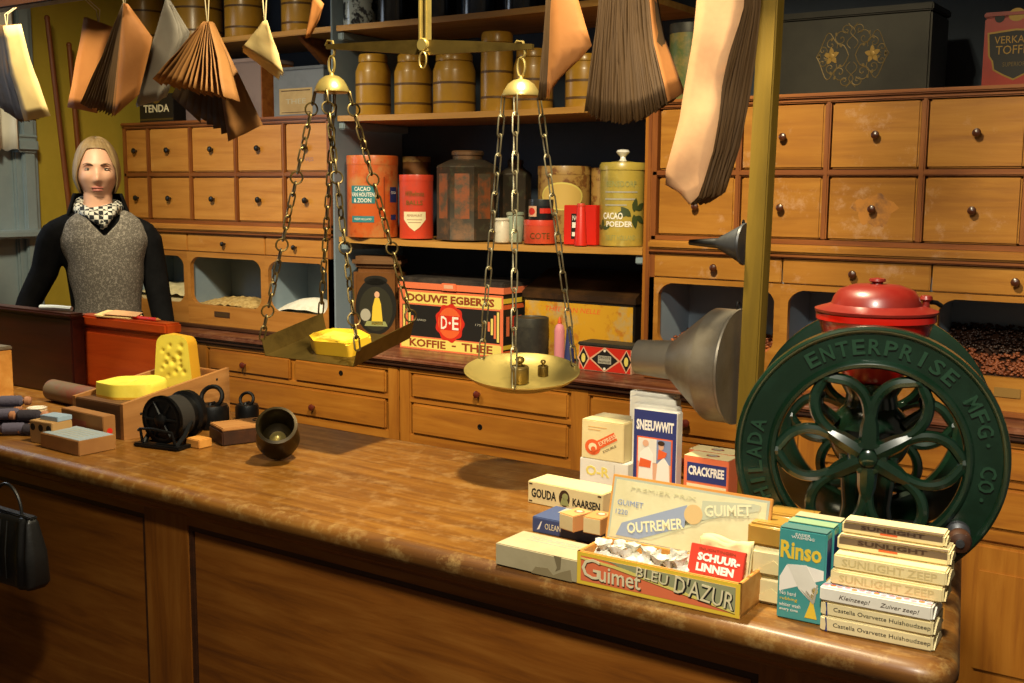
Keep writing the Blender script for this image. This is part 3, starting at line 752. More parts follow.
m = MB(); m.lathe([(R, 0), (R*.62, h*.96), (R*.5, h), (0, h)], REDC); m.build('body', root)
m = MB(); m.lathe([(R*.66, h*.94), (R*.68, h*.95), (R*.58, h*1.01), (0, h*1.015)], REDT); m.build('cap', root)
# tall enamel cocoa pot with lid
root, R, h = cyl_thing('cocoa_pot', 'tall yellow enamel cocoa pot with leaf decoration and a white knob on its lid', 'pot', 598.5, 644, 242, 3.50, 150, Z3)
hb = h*.80
m = MB(); m.lathe([(R*.96, 0), (R*.98, .006), (R*.98, hb), (R*.9, hb)], OLV, n=44); m.build('body', root)
m = MB(); m.lathe([(R*.9, hb-.004), (R*1.01, hb-.004), (R*1.01, hb+.012), (R*.95, hb+.022), (R*.6, h*.87), (R*.2, h*.885), (0, h*.887)], OLV, n=44); ld = m.build('lid', root)
m = MB(); zz = h*.885; m.lathe([(R*.2, zz-.002), (R*.13, zz+.006), (R*.11, zz+.014), (R*.22, zz+.022), (R*.30, zz+.030), (R*.24, zz+.038), (0, zz+.041)], plain('white_porcelain', '#e8e6de', .2, coat=.5)); m.build('knob', ld)
leaf = lambda cx, cy, L, W, a: [(cx+L*u*cos(a)-W*v*sin(a), cy+L*u*sin(a)+W*v*cos(a)) for u, v in [(0, 0), (.2, .35), (.5, .5), (.8, .3), (1, 0), (.8, -.3), (.5, -.5), (.2, -.35)]]
LEAF = plain('dark_leaf_print', '#3f4a26', .5)
it = [('p', leaf(.045+.012*cos(k), .115+.012*sin(k*2), .05, .024, k), LEAF, 1) for k in (.5, 1.4, 2.4, -.5, 3.4, -1.4)]
it += [('p', leaf(-.07, .06, .035, .016, k), LEAF, 1) for k in (.3, 1.6, 2.8)]
it += [('t', 'CACAO', -.03, .105, .075, .024, WHT, 2, {'bold': .03}), ('t', 'POEDER', -.005, .077, .095, .02, WHT, 2, {'bold': .03}), ('t', 'DELFT HOLLAND', 0, .03, .11, .017, SAGE, 1), ('t', 'BENSDORP', 0, .215, .11, .02, SAGE, 1), ('r', -.06, .06, .185, .19, GREYP, 1), ('r', -.06, .05, .16, .166, GREYP, 1), ('r', -.06, .02, .14, .145, GREYP, 1)]
prints(root, it, fn=wrap(R*.98, .0012, 0, FACE(root)-.05))
# lower shelf: on the back worktop
r, w, h, d = rbox('portrait_tin', 'tall brown square tin with a dark oval picture of a figure in yellow', 'tin', 352, 389, 335, 3.415, 266, ZW, .12, BRT, bev=.02); r.rotation_euler.z = .40; r.location.x += .022; r.location.y -= .02
m = MB(); m.box(-w/2-.003, w/2+.003, -d/2-.003, d/2+.003, h, h+.045, speck('dusty_brown_lid', '#7d5a3a', '#6a4628', 8, .45, .66, .4, .2), bev=.015); m.build('lid', r)
cx, cz = 0, 0; s9 = w/.205; Mp = F((0, -d/2, .155)) @ Matrix.Diagonal((s9, 1.0, 1, 1))
prints(r, [('d', cx, cz, .088, .115, plain('very_dark_oval', '#17150f', .5), 1), ('d', cx, cz-.01, .072, .09, plain('dark_oval_ground', '#2c2a1c', .5), 2), ('d', cx, cz+.105, .05, .02, plain('very_dark_oval2', '#17150f', .5), 1),
    ('p', [(cx-.02, cz-.075), (cx+.03, cz-.075), (cx+.022, cz+.01), (cx+.014, cz+.035), (cx-.004, cz+.035), (cx-.014, cz+.0)], YEL, 3), ('d', cx+.005, cz+.048, .011, .013, SKINPR, 3), ('d', cx-.045, cz-.035, .022, .025, GREYP, 3), ('p', [(cx-.05, cz-.08), (cx+.05, cz-.08), (cx+.04, cz-.06), (cx-.04, cz-.06)], SAGE, 3)], Mp)
# black and orange tea chest tin
a, b_ = at(400, 345, y=3.40), at(503, 353, y=3.40)
w, d = b_.x-a.x, .22; h = at(398, 276, y=3.40).z-ZW
r = thing('tea_tin', 'big black and orange tea tin with yellow name bands and a red scalloped seal', 'tin', ((a.x+b_.x)/2, 3.40+d/2, ZW))
BT = plain('black_lacquer_tin', '#120f10', .3, coat=.3)
hb = h-.05
m = MB(); m.box(-w/2, w/2, -d/2, d/2, 0, hb, BT, bev=.003); m.build('body', r)
m = MB(); m.box(-w/2-.004, w/2+.004, -d/2-.004, d/2+.004, hb, h, speck('dusty_black_lid', '#2a2522', '#4a4038', 10, .45, .65, .4), bev=.006); ld = m.build('lid', r)
m = MB(); m.box(-w/2-.0046, w/2+.0046, -d/2-.0046, d/2+.0046, hb+.006, hb+.03, COR); m.build('lid_band', ld)
m = MB(); m.box(-.035, .035, -d/2-.009, -d/2-.004, hb+.004, hb+.034, COR, bev=.002); m.box(-.022, .022, -d/2-.0095, -d/2-.009, hb+.014, hb+.028, SKINPR); m.build('clasp', ld)
seal = [((.068+.004*cos(9*t))*cos(t), hb*.49+(.073+.004*cos(9*t))*sin(t)) for t in [2*pi*k/90 for k in range(90)]]
it = [('r', -w/2, w/2, 0, hb, COR, 1), ('r', -w/2+.008, w/2-.008, .052, hb-.058, BLK, 2), ('r', -w/2+.03, w/2-.008, hb-.052, hb-.008, YEL2, 2), ('r', -w/2+.008, w/2-.008, .006, .046, YEL2, 2),
    ('p', seal, REDPR, 3), ('d', 0, hb*.49, .056, .06, ORG, 4), ('t', 'D', -.027, hb*.49, .03, .05, WHT, 6, {'bold': .015}), ('t', 'E', .028, hb*.49, .03, .05, WHT, 6, {'bold': .015}), ('d', .001, hb*.49, .005, .005, WHT, 6), ('p', [(-.05, hb*.49-.028), (.05, hb*.49-.028), (.05, hb*.49+.028), (-.05, hb*.49+.028)], REDPR, 5),
    ('t', 'DOUWE EGBERTS', 0, hb-.03, w*.84, .031, BROWNPR, 3, {'bold': .04}), ('t', 'KOFFIE', -w*.22, .026, w*.36, .031, BROWNPR, 3, {'bold': .03}), ('t', 'THEE', w*.26, .026, w*.29, .031, BROWNPR, 3, {'bold': .03}), ('r', .01, .03, .023, .029, BROWNPR, 3),
    ('t', 'ANNO', -.14, hb*.5, .045, .008, GREYP, 3), ('t', '1753', .14, hb*.5, .035, .008, GREYP, 3)]
for sx in (-1, 1):
    for k in range(5):
        x = sx*(w/2-.014-.014*k); hh = .07-.013*k
        it.append(('r', min(x, x+sx*.010), max(x, x+sx*.010), hb*.49-hh, hb*.49+hh, [COR, YEL2][k % 2], 3))
prints(r, it, F((0, -d/2, 0)))
it = [('r', -d/2, d/2, 0, hb, BLK, 1), ('r', -d/2, d/2, hb-.052, hb-.035, ORG, 2), ('r', -d/2, d/2, hb-.03, hb-.012, YEL, 2), ('r', -d/2, d/2, .01, .024, ORG, 2), ('r', -d/2, d/2, .03, .046, YEL, 2)]+[('r', -.09+.04*k, -.07+.04*k, .08, hb-.08, [COR, REDPR][k % 2], 2) for k in range(5)]
prints(r, it, F((w/2, 0, 0), (0, 1, 0), (0, 0, 1)))
r, R, h = tin('dark_canister', 'dark grey round lidded tin right of the black and orange tea tin', 'tin', 513.5, 548.5, 354, 3.42, 317, ZW, DKT, DKT, .03)
# pink bottle and blue cone
root, R, h = cyl_thing('pink_bottle', 'thin pink bottle with orange tip beside the blue cone', 'bottle', 554, 564.5, 356, 3.40, 317, ZW)
m = MB(); m.lathe([(R*.95, 0), (R, .01), (R, h*.72), (R*.75, h*.82), (R*.35, h*.86), (R*.35, h*.88)], PINK, n=20); m.build('body', root)
m = MB(); m.lathe([(R*.42, h*.87), (R*.42, h*.9), (R*.15, h), (0, h*1.005)], ORG, n=16); m.build('tip', root)
root, R, h = cyl_thing('blue_cone', 'dark blue paper cone standing beside the pink bottle', 'packet', 563.5, 575, 358, 3.37, 328, ZW)
NV = plain('blue_sugar_paper', '#2a3468', .6)
m = MB(); m.lathe([(R, 0), (R*.55, h*.92), (R*.42, h), (0, h)], NV, n=20); m.build('wrapper', root)
m = MB(); m.lathe([(R*.58, h*.88), (R*.60, h*.9), (R*.5, h*1.01), (0, h*1.02)], plain('pale_blue_cap', '#46507c', .6), n=20); m.build('folded_top', root)
# yellow trunk tin
a, b_ = at(523, 345, y=3.505), at(634, 358, y=3.505)
w, d = b_.x-a.x, .24; h = at(523, 297, y=3.505).z-ZW; h2 = .10
r = thing('yellow_trunk_tin', 'worn yellow trunk-shaped tin with a dark sloping lid, right end of the lower shelf', 'tin', ((a.x+b_.x)/2, 3.505+d/2, ZW))
m = MB(); m.box(-w/2, w/2, -d/2, d/2, 0, h, plain('black_tin_edge', '#1d1712', .4), bev=.003); m.build('body', r)
m = MB(); m.prism([(-d/2-.004, h), (d/2+.004, h), (d/2+.002, h+h2), (d/2-.06, h+h2), (-d/2+.02, h+h2*.35), (-d/2-.004, h+.022)], -w/2-.004, w/2+.004, speck('dark_brown_lid', '#2c1d10', '#4a3018', 8, .45, .66, .4, coat=.2), Matrix(((0, 0, 1, 0), (1, 0, 0, 0), (0, 1, 0, 0), (0, 0, 0, 1)))); m.build('lid', r)
prints(r, [('r', -w/2+.008, w/2-.008, .01, h-.01, YTR, 1), ('t', 'THEE VAN NELLE', -.02, h-.035, w*.5, .018, ORG, 2, {'shear': .2})], F((0, -d/2, 0)))
# small tin with red diamonds
a, b_ = at(577, 363, y=3.335), at(630, 371, y=3.335)
w, d = b_.x-a.x, .09; h = at(581, 345, y=3.345).z-ZW
r = thing('diamond_tin', 'small flat-lidded tin printed with red fields and black diamonds', 'tin', ((a.x+b_.x)/2, 3.345+d/2, ZW), rz=0)
m = MB(); m.box(-w/2, w/2, -d/2, d/2, 0, h, plain('pinkish_tin', '#c9a58a', .4), bev=.002); m.build('body', r)
m = MB(); m.box(-w/2-.003, w/2+.003, -d/2-.003, d/2+.003, h, h+.012, DKT, bev=.003); m.build('lid', r)
dia = lambda cx, cz, a, b: [(cx-a, cz), (cx, cz-b), (cx+a, cz), (cx, cz+b)]
prints(r, [('r', -w/2+.004, w/2-.004, .003, h-.002, REDPR, 1), ('p', dia(0, h/2, .062, h*.5), SKINPR, 2), ('p', dia(0, h/2, .052, h*.44), BLK, 3), ('r', -.026, .026, h/2-.014, h/2+.014, GREYP, 4), ('t', 'DROSTE', 0, h/2+.007, .045, .009, BLK, 5), ('t', 'PASTILLES', 0, h/2-.007, .045, .007, BLK, 5), ('d', 0, h*.5+h*.36, .005, .005, WHT, 4), ('d', 0, h*.5-h*.36, .005, .005, WHT, 4)]
    + [z for sx in (-1, 1) for z in (('p', dia(sx*.085, h/2, .026, h*.46), SKINPR, 2), ('p', dia(sx*.085, h/2, .019, h*.4), BLK, 3), ('d', sx*.085, h/2, .008, .016, YEL2, 4))], F((0, -d/2, 0)))
# ochre tubs
def tub(label, px0, px1, pyb, y, pyt, z, neck=.62, tall=0, group='ochre tubs'):
    root, R, h = cyl_thing('storage_tub', label, 'tub', px0, px1, pyb, y, pyt, z, group)
    s = h*.70 if not tall else h*.62
    m = MB(); m.lathe([(R*.96, 0), (R, .006), (R, s), (R*.985, s+.006), (R*neck*1.08, h*.855), (R*neck, h*.865), (R*neck, h*.87)], TUB, n=32); m.build('body', root)
    for zz in (h*.18, h*.50): m = MB(); m.lathe([(R*.99, zz-.005), (R*1.015, zz-.004), (R*1.015, zz+.004), (R*.99, zz+.005)], TUBB, n=32, loop=True); m.build('band', root)
    m = MB(); m.lathe([(R*neck*.9, h*.865), (R*neck*1.08, h*.872), (R*neck*1.08, h*.97), (R*neck, h), (0, h)], TUB, n=28); m.build('lid', root)
    return root
tub('ochre tub with dark bands, leftmost in the middle row under the scale beam', 356, 391, 114, 3.45, 55, SAG(Z2, -3.05), .76)
tub('ochre tub with dark bands, second from left in the middle row', 394.5, 432, 114, 3.47, 55, SAG(Z2, -2.86), .76)
tub('ochre tub with pale bands, third in the middle row behind the scale hook', 433, 475.5, 113, 3.47, 54, SAG(Z2, -2.65), .8)
tub('tallest ochre tub, with a raised neck above the scale beam', 480.5, 513, 111, 3.47, 33, SAG(Z2, -2.45), .9, 1)
tub('ochre tub behind the right brass cap of the scale', 513, 553, 110, 3.51, 50, SAG(Z2, -2.27), .8)
tub('ochre tub behind the large orange paper bag', 565, 603, 108, 3.48, 55, SAG(Z2, -2.08), .8)
for a, b_, lab in ((126, 166, 'ochre tub at the left end of the top left shelf'), (171, 223, 'ochre tub on the top left shelf behind the fanned brown bags'), (225.5, 265, 'ochre tub on the top left shelf above the small cream bag'), (282, 318, 'ochre tub at the right end of the top left shelf')):
    tub(lab, a, b_, 40, 3.52, -25, Z1+.0005, .78)
# dark jars and tins on the topmost shelf
r, R, h = tin('glass_jar', 'pale jar with mottled black contents at the left of the topmost shelf', 'jar', 343, 377, 24, 3.45, -35, Z1, speck('mottled_jar', '#9aa3a4', '#20242a', 26, .48, .55, .15, coat=.5), DKT, .02)
for a, b_, col, lab in ((377, 411, '#0f1113', 'black jar right of the mottled jar on the topmost shelf'), (418, 457, '#171c22', 'black tin on the topmost shelf left of the scale hanger'), (461, 497, '#28384a', 'dark blue tin on the topmost shelf right of the scale hanger'), (503, 540, '#1c2733', 'dark blue-black tin on the topmost shelf beside the orange bag'), (600, 640, '#1b232c', 'dark tin on the topmost shelf behind the big brown bag bundle')):
    tin('dark_jar', lab, 'jar', a, b_, 20, 3.50, -40, Z1, plain('jar'+col, col, .2, coat=.5), plain('jarlid'+col, '#2a2a28', .4), .02, group='dark jars on the topmost shelf')
# on top of the left drawer cabinet
ZT = 1.8505
r, w, h, d = rbox('black_tin_box', 'black tin box with cream lettering half hidden behind the hanging bags', 'tin', 140, 174, 125, 3.40, 95, ZT, .14, plain('black_box', '#1c1714', .4, coat=.2))
prints(r, [('t', 'TENDA', 0, h*.5, w*.75, .034, CRM, 1, {'bold': .02}), ('r', -w/2+.004, w/2-.004, .012, .02, GOLDD, 1), ('d', 0, h*.82, .03, .02, GOLD, 1)], F((0, -d/2, 0)))
r, w, h, d = rbox('storage_box', 'large dusty mauve box on top of the left drawer cabinet', 'box', 186, 262, 122, 3.41, 68, ZT, .19, speck('dusty_mauve_paint', '#7d6a66', '#6b5a58', 6, .45, .7, .6))
m = MB(); m.box(-w/2-.004, w/2+.004, -d/2-.004, d/2+.004, h, h+.02, speck('dusty_mauve_lid', '#8a7672', '#75625f', 6, .45, .7, .6), bev=.004); m.build('lid', r)
m = MB(); m.box(w/2, w/2+.004, -d/2, d/2, 0, h, W_FRAME); m.build('side_board', r)
r, w, h, d = rbox('grey_tin_box', 'blue-grey tin box with a yellowed paper label on the left drawer cabinet', 'tin', 274, 324, 120, 3.41, 72, ZT, .17, speck('grey_tin_paint', '#6b6f76', '#5a5d62', 6, .45, .7, .5))
m = MB(); m.box(-w/2-.003, w/2+.003, -d/2-.003, d/2+.003, h, h+.015, speck('grey_tin_lid', '#5b5f66', '#4c4e52', 6, .45, .7, .5), bev=.003); m.build('lid', r)
prints(r, [('r', -w*.38, w*.28, .012, h*.62, paper('yellowed_label', '#b0966a', '#8a6e48'), 1), ('r', -w*.34, w*.24, .018, .021, DKB, 2), ('r', -w*.34, w*.24, h*.56, h*.58, DKB, 2), ('t', 'THEE', -w*.05, h*.34, w*.4, .02, GREYP, 2)], F((0, -d/2, 0)))
# on top of the right drawer cabinet
r, w, h, d = rbox('ornamented_chest', 'dark metal chest with a gold scroll ornament on the right drawer cabinet', 'chest', 778, 928, 92, 3.44, 22, ZT, .2, speck('dark_bronze_tin', '#37342c', '#2a2822', 5, .45, .7, .38, .5, coat=.2), bev=.006)
m = MB(); m.box(-w/2-.004, w/2+.004, -d/2-.004, d/2+.004, h, h+.022, speck('dark_bronze_lid', '#2f2c26', '#25231e', 5, .45, .7, .38, .5), bev=.004); m.build('lid', r)
m = MB(); c = (0, h*.5); Mf = F((0, -d/2-.0003, 0))
def curl(pts, q=.0015, mt=GOLDD): m.tube([(c[0]+x, c[1]+z, 0) for x, z in pts], q, mt, Mf, n=5, flat=.4)
for sx in (-1, 1):
    for sz in (-1, 1):
        for (ox, oz, r0, ph) in ((.035, .05, .026, 0), (.065, .035, .022, 1.2), (.02, .075, .018, .6), (.09, .018, .016, 2)):
            curl([(sx*(ox+r0*t/9*cos(t+ph)), sz*(oz+r0*t/9*sin(t+ph))) for t in [k*.55 for k in range(17)]], .0014)
        curl([(sx*(.01+.10*k/14), sz*(.08*sin(pi*k/14)*(.75+.25*cos(9*k/14)))) for k in range(15)])
        curl([(sx*(.005+.012*sin(k*.6)), sz*(.02+.075*k/12)) for k in range(13)], .0012)
        for k in range(5): m.prism([(c[0]+sx*(.03+.018*k+x*.45), c[1]+sz*(.03+.03*sin(k*1.3)+z*.6)) for x, z in leaf(0, 0, .022, .016, k*1.1)], -.0004, .0006, GOLDD, Mf)
    for k in range(5): m.prism([(c[0]+sx*.062+x*.7, c[1]+z*.8) for x, z in leaf(0, 0, .034, .02, k*pi/2.5+.4)], -.0004, .0008, GOLD, Mf)
    m.ell((c[0]+sx*.062, c[1], 0), (.010, .012, .0012), GOLD, Mf, n=12)
m.build('gold_ornament', r)
a, b_ = at(981, 86, y=3.45), at(1045, 84, y=3.45)
w, d = b_.x-a.x, .15; h = at(983, 13, y=3.45).z-ZT
r = thing('toffee_tin', 'square red tin with a black shield at the right edge above the drawers', 'tin', ((a.x+b_.x)/2, 3.45+d/2, ZT))
m = MB(); m.box(-w/2, w/2, -d/2, d/2, 0, h*.93, speck('dark_red_tin', '#9a2a16', '#882414', 8, .45, .7, .35, coat=.3), bev=.004); m.build('body', r)
m = MB(); m.box(-w/2-.002, w/2+.002, -d/2-.002, d/2+.002, h*.93, h, speck('dark_red_tin_lid', '#8d2412', '#7a1f10', 8, .45, .7, .35, coat=.3), bev=.003); m.build('lid', r)
sh = [(-.075, .155), (0, .162), (.075, .155), (.07, .09), (.06, .075), (.055, .05), (.03, .035), (0, .02), (-.03, .035), (-.055, .05), (-.06, .075), (-.07, .09)]
prints(r, [('p', sh, GOLD, 1), ('p', [(x*.93, .09+(z-.09)*.93) for x, z in sh], BLK, 2), ('t', 'VERKADE', 0, .133, .11, .02, GOLD, 3), ('t', 'TOFFEE', 0, .105, .10, .024, GOLD, 3), ('t', 'SUPERIOR', 0, .065, .06, .012, GOLDD, 3), ('d', 0, .2, .022, .018, GOLD, 1), ('d', -.045, .195, .013, .014, BLK, 1), ('d', .045, .195, .013, .014, BLK, 1)], F((0, -d/2, 0)))
r, R, h = tin('green_tin', 'mottled greenish tin between the big hanging bags at the right cabinet', 'tin', 668, 708, 102, 3.52, 25, ZT, speck('mottled_green', '#5c6a3a', '#8a7a40', 16, .46, .58, .45), DKT, .03)
# ---------------------------------------------------------------- coffee mill
AZ = rad(16.1); WZ = .2135; WR = .2108; HB = .151
fwc = V((-.5165, 1.768, 0)); ax = V((-sin(AZ), cos(AZ), 0))
mill = thing('coffee_mill', 'big green cast iron coffee mill with two flower-spoked wheels and a red hopper', 'coffee mill', (fwc.x+ax.x*HB, fwc.y+ax.y*HB, ZC), rz=AZ)
def wheel(yc, sgn, letters, name):
    Mw = T(0, yc, WZ) @ RX(pi/2)            # local z points to the viewer
    if sgn < 0: Mw = Mw @ RY(pi)
    m = MB()
    prof = [(.143, -.008), (.143, .004), (.146, .011), (.151, .013), (.156, .010), (.158, .006), (.198, .006), (.201, .010), (.206, .012), (WR-.001, .009), (WR, .002), (WR, -.012), (WR-.008, -.016), (.15, -.014)]
    m.lathe(prof, GREEN, Mw, n=96, loop=True)
    rim = m.build(name, mill)
    m = MB(); W = pi/3
    loop = [(.018, .006), (.036, .019), (.056, .030), (.078, .0385), (.100, .039), (.121, .030), (.135, .014), (.143, .0)]
    full = loop+[(x, -y) for x, y in reversed(loop[:-1])]
    pts = []
    n = len(full)
    for i in range(n):
        p0, p1, p2, p3 = [V((*full[(i+k) % n], 0)) for k in (-1, 0, 1, 2)]
        for t in (0, .33, .66):
            pts.append(.5*((2*p1)+(p2-p0)*t+(2*p0-5*p1+4*p2-p3)*t*t+(3*p1-p0-3*p2+p3)*t**3))
    for k in range(6):
        A = RZ(k*W) if True else None
        m.tube([A @ p for p in pts], .0090, GREEN, Mw, n=8, closed=True, flat=.85)
        m.tube([A @ V((.140, 0, 0)), A @ V((.152, 0, 0))], .010, GREEN, Mw, n=8)
        B = RZ(k*W+W/2); m.tube([B @ V((.015, 0, 0)), B @ V((.05, 0, 0)), B @ V((.074, 0, 0))], [.0165, .0145, .0075], GREEN, Mw, n=8)
    m.build('spoke', rim)
    m = MB(); m.lathe([(.030, -.016), (.030, .008), (.027, .012), (.020, .013), (.018, .010), (.015, .010), (.014, .018), (.010, .021), (.0, .022)], GREEN, Mw, n=28); m.build('hub', rim)
    if letters:
        def arc(txt, a0, step, w=.020, h=.024):
            m = MB()
            for i, ch in enumerate(txt):
                if ch == ' ': continue
                a = rad(a0-step*i)
                ww = w*(.3 if ch in 'I.' else .95)
                m.text(ch, GREENL, 0, 0, ww, h if ch != '.' else .006, .0055, Mw @ RZ(a-pi/2) @ T(0, .1785, 0), bold=.02, ext=.0042)
            m.build('raised_lettering', rim)
        arc('ENTERPRISE', 121, 7.9); arc('MFG.', 33, 7.4); arc('CO.', -3, 7.2); arc('PHILADA', 212, 7.6); arc('U.S.A.', 300, 8)
    return rim
fr = wheel(-HB, 1, True, 'front_wheel')
rr = wheel(HB, -1, False, 'rear_wheel')
# crank handle on the front wheel
a = rad(-38); hx, hz = .177*cos(a), .177*sin(a)
m = MB(); m.lathe([(.019, 0), (.018, .010), (.012, .016), (.008, .018), (.008, .026)], PEWTERD, T(hx, -HB-.006, WZ+hz) @ RX(pi/2), n=20); m.build('handle_boss', fr)
m = MB(); m.lathe([(.010, .022), (.015, .026), (.0175, .036), (.018, .05), (.015, .058), (.007, .061), (.006, .0605)], W_RAIL, T(hx, -HB-.006, WZ+hz) @ RX(pi/2), n=20); m.lathe([(.0065, .0600), (.0065, .063), (0, .0635)], PEWTERD, T(hx, -HB-.006, WZ+hz) @ RX(pi/2), n=12); m.build('crank_handle', fr)
m = MB(); m.tube([(0, -HB, WZ), (0, HB, WZ)], .011, IRON, n=14); m.build('axle', mill)
# grinder body and base
m = MB()
m.lathe([(.0, -.055), (.03, -.053), (.055, -.04), (.066, -.018), (.068, .0), (.066, .018), (.055, .04), (.03, .053), (0, .055)], GREEN, T(0, 0, WZ+.005) @ RX(pi/2), n=32)
m.lathe([(.062, .02), (.045, .05), (.042, .075), (.052, .092), (.056, .1)], GREEN, T(0, 0, WZ), n=28)
m.build('grinder_body', mill)
m = MB()
m.loft([[(x*s, y*s2, z) for x, y in fillet([(-1, -1), (1, -1), (1, 1), (-1, 1)], .35)] for s, s2, z in ((.088, .085, .0), (.088, .085, .012), (.07, .068, .02), (.048, .05, .05), (.04, .044, .10), (.046, .046, .16), (.05, .045, .19))], GREEN)
m.build('pedestal', mill)
for y in (-.085, .085):
    m = MB(); m.box(-.018, .018, y-.012, y+.012, .012, WZ-.005, GREEN, bev=.005); m.lathe([(.02, -.014), (.022, -.01), (.022, .01), (.02, .014)], GREEN, T(0, y, WZ) @ RX(pi/2), n=20)
    m.build('bearing_bracket', mill)
for sx in (-1, 1):
    m = MB(); m.tube([(sx*.055, -.03, WZ+.03), (sx*.085, -.03, WZ+.055), (sx*.088, -.03, WZ+.07)], [.012, .01, .012], GREEN, n=10); m.ell((sx*.088, -.03, WZ+.075), (.014, .014, .010), IRON, n=12); m.build('adjusting_screw', mill)
m = MB(); m.box(-.05, .05, -.05, .05, .018, .072, IRON, T(.075, .02, -.017), bev=.006); m.build('drawer_cup', mill)
# red hopper with lid
hp = MB(); hp.lathe([(.042, .31), (.050, .315), (.052, .328), (.068, .352), (.084, .378), (.091, .408), (.095, .416), (.0985, .419), (.0985, .429), (.092, .431)], REDP, n=44); hopper = hp.build('hopper', mill)
m = MB(); m.lathe([(.0975, .4295), (.1005, .432), (.101, .436), (.082, .442), (.074, .445), (.070, .457), (.061, .469), (.040, .477), (.018, .479), (0, .479)], REDLID, n=44); lid = m.build('lid', mill)
m = MB(); m.lathe([(.010, .477), (.009, .481), (.014, .484), (.013, .488), (0, .490)], REDLID, n=18); m.build('lid_knob', lid)
m = MB(); m.lathe([(.007, .435), (.006, .450), (.011, .454), (.009, .460), (0, .461)], REDLID, T(.080, .02, 0), n=14); m.tube([(.080, .02, .450), (.097, .03, .448), (.106, .034, .442)], .004, IRON, n=8); m.build('lid_catch', lid)

# ---------------------------------------------------------------- funnels on the post
def funnel(label, yc, zc, xm, prof, mat, hook):
    root = thing('funnel', label, 'funnel', (xm, yc, zc), rot=(0, -pi/2, 0))
    m = MB(); m.lathe(prof, mat, n=48); m.build('cone', root, solid=.0016)
    m = MB(); R = prof[0][0]; m.lathe([(R-.002, .0), (R+.002, -.001), (R+.003, .003), (R+.001, .006), (R-.002, .005)], mat, n=48, loop=True); m.build('rim', root)
    m = MB(); m.tube([(R-.002+hook*(1-cos(t)), hook*.8*sin(t), .006) for t in [pi*k/8*2 for k in range(9)]], .0016, IRON, n=6); m.build('hanging_ring', root)
    return root
zcF = (at(738, 308, y=2.08).z+at(726, 424, y=2.08).z)/2
xF = lambda z: POSTX+tx*(z-ZC)-.006
R1 = .114
funnel('large tarnished tin funnel hanging mouth-first against the ochre post', 2.085, zcF, xF(zcF)-.002, [(R1, 0), (R1, .052), (R1-.002, .056), (.040, .145), (.040, .150), (.036, .225), (.034, .225)], PEWTER, .010)
zcS = (at(741, 224, y=2.085).z+at(741, 264, y=2.085).z)/2
funnel('small dark tin funnel hanging on the post above the large funnel', 2.085, zcS, xF(zcS)-.002, [(.039, 0), (.039, .004), (.010, .058), (.0095, .062), (.005, .12), (.004, .12)], PEWTERD, .005)

# ---------------------------------------------------------------- balance scale
YS = 2.006
sc = thing('balance_scale', 'old brass balance scale with square tray and round pan on chains', 'scale')
bc = at(425, 47, y=YS); bl = at(327, 47, y=YS); br = at(533, 47, y=YS)
m = MB()
for sg, e in ((-1, bl), (1, br)):
    L = (e-bc).length; d = (e-bc).normalized()
    for k in range(1): pass
    n = V((0, 0, 1))
    top = [bc+n*.016, bc+d*L*.5+n*.012, e+n*.006]; bot = [e-n*.005, bc+d*L*.5-n*.011, bc-n*.018]
    pts = [(p.x, p.z) for p in top+bot]
    m.prism(pts, -.004, .004, BRASSD, F((0, YS, 0)))
m.build('beam', sc)
m = MB()
for dx in (-.009, .009): m.box(bc.x+dx-.0035, bc.x+dx+.0035, YS-.009, YS+.009, bc.z-.012, RZB, BRASS, bev=.0015)
m.lathe([(.013, -.013), (.015, -.01), (.015, .01), (.013, .013)], BRASS, T(bc.x, YS, bc.z+.004) @ RX(pi/2), n=20)
m.tube([(bc.x+.003+.010*cos(t), YS-.012, bc.z-.03+.018*sin(t)) for t in [2*pi*k/18 for k in range(18)]], .0022, BRASSP, n=6, closed=True)
m.build('hanger', sc)
def cap(c, R, ztop, mat, end):
    h = ztop-c.z
    m = MB(); m.lathe([(R*.93, -.002), (R, 0), (R, .004), (R*.9, h*.35), (R*.7, h*.7), (R*.4, h*.93), (R*.14, h), (R*.1, h+.006), (0, h+.007)], mat, T(*c), n=32); o = m.build('chain_cap', sc)
    m = MB()
    top = c+V((0, 0, h+.004)); L = end.z-top.z
    m.tube([top+V((.010*sin(t), 0, .012+.016*(1-cos(t))*.5*2)) if False else top+V((.0095*sin(t), .0, .020-.020*cos(t))) for t in [2*pi*k/20 for k in range(20)]], .0028, mat, n=7, closed=True)
    hk = [top+V((0, .0, .037)), top+V((.008, 0, .043)), top+V((.010, 0, L*.8)), top+V((.004, 0, L+.012)), top+V((-.012, 0, L+.014)), top+V((-.020, 0, L+.004))]
    m.tube(hk, [.003, .0032, .0035, .0032, .003, .0022], mat, n=8); m.build('hook', o)
    return o
cl = at(332, 92, y=YS); cr = at(521, 96, y=YS)
cap(cl, .042, at(332, 75, y=YS).z, BRASS, bl); cap(cr, .040, at(521, 79, y=YS).z, BRASSP, br)
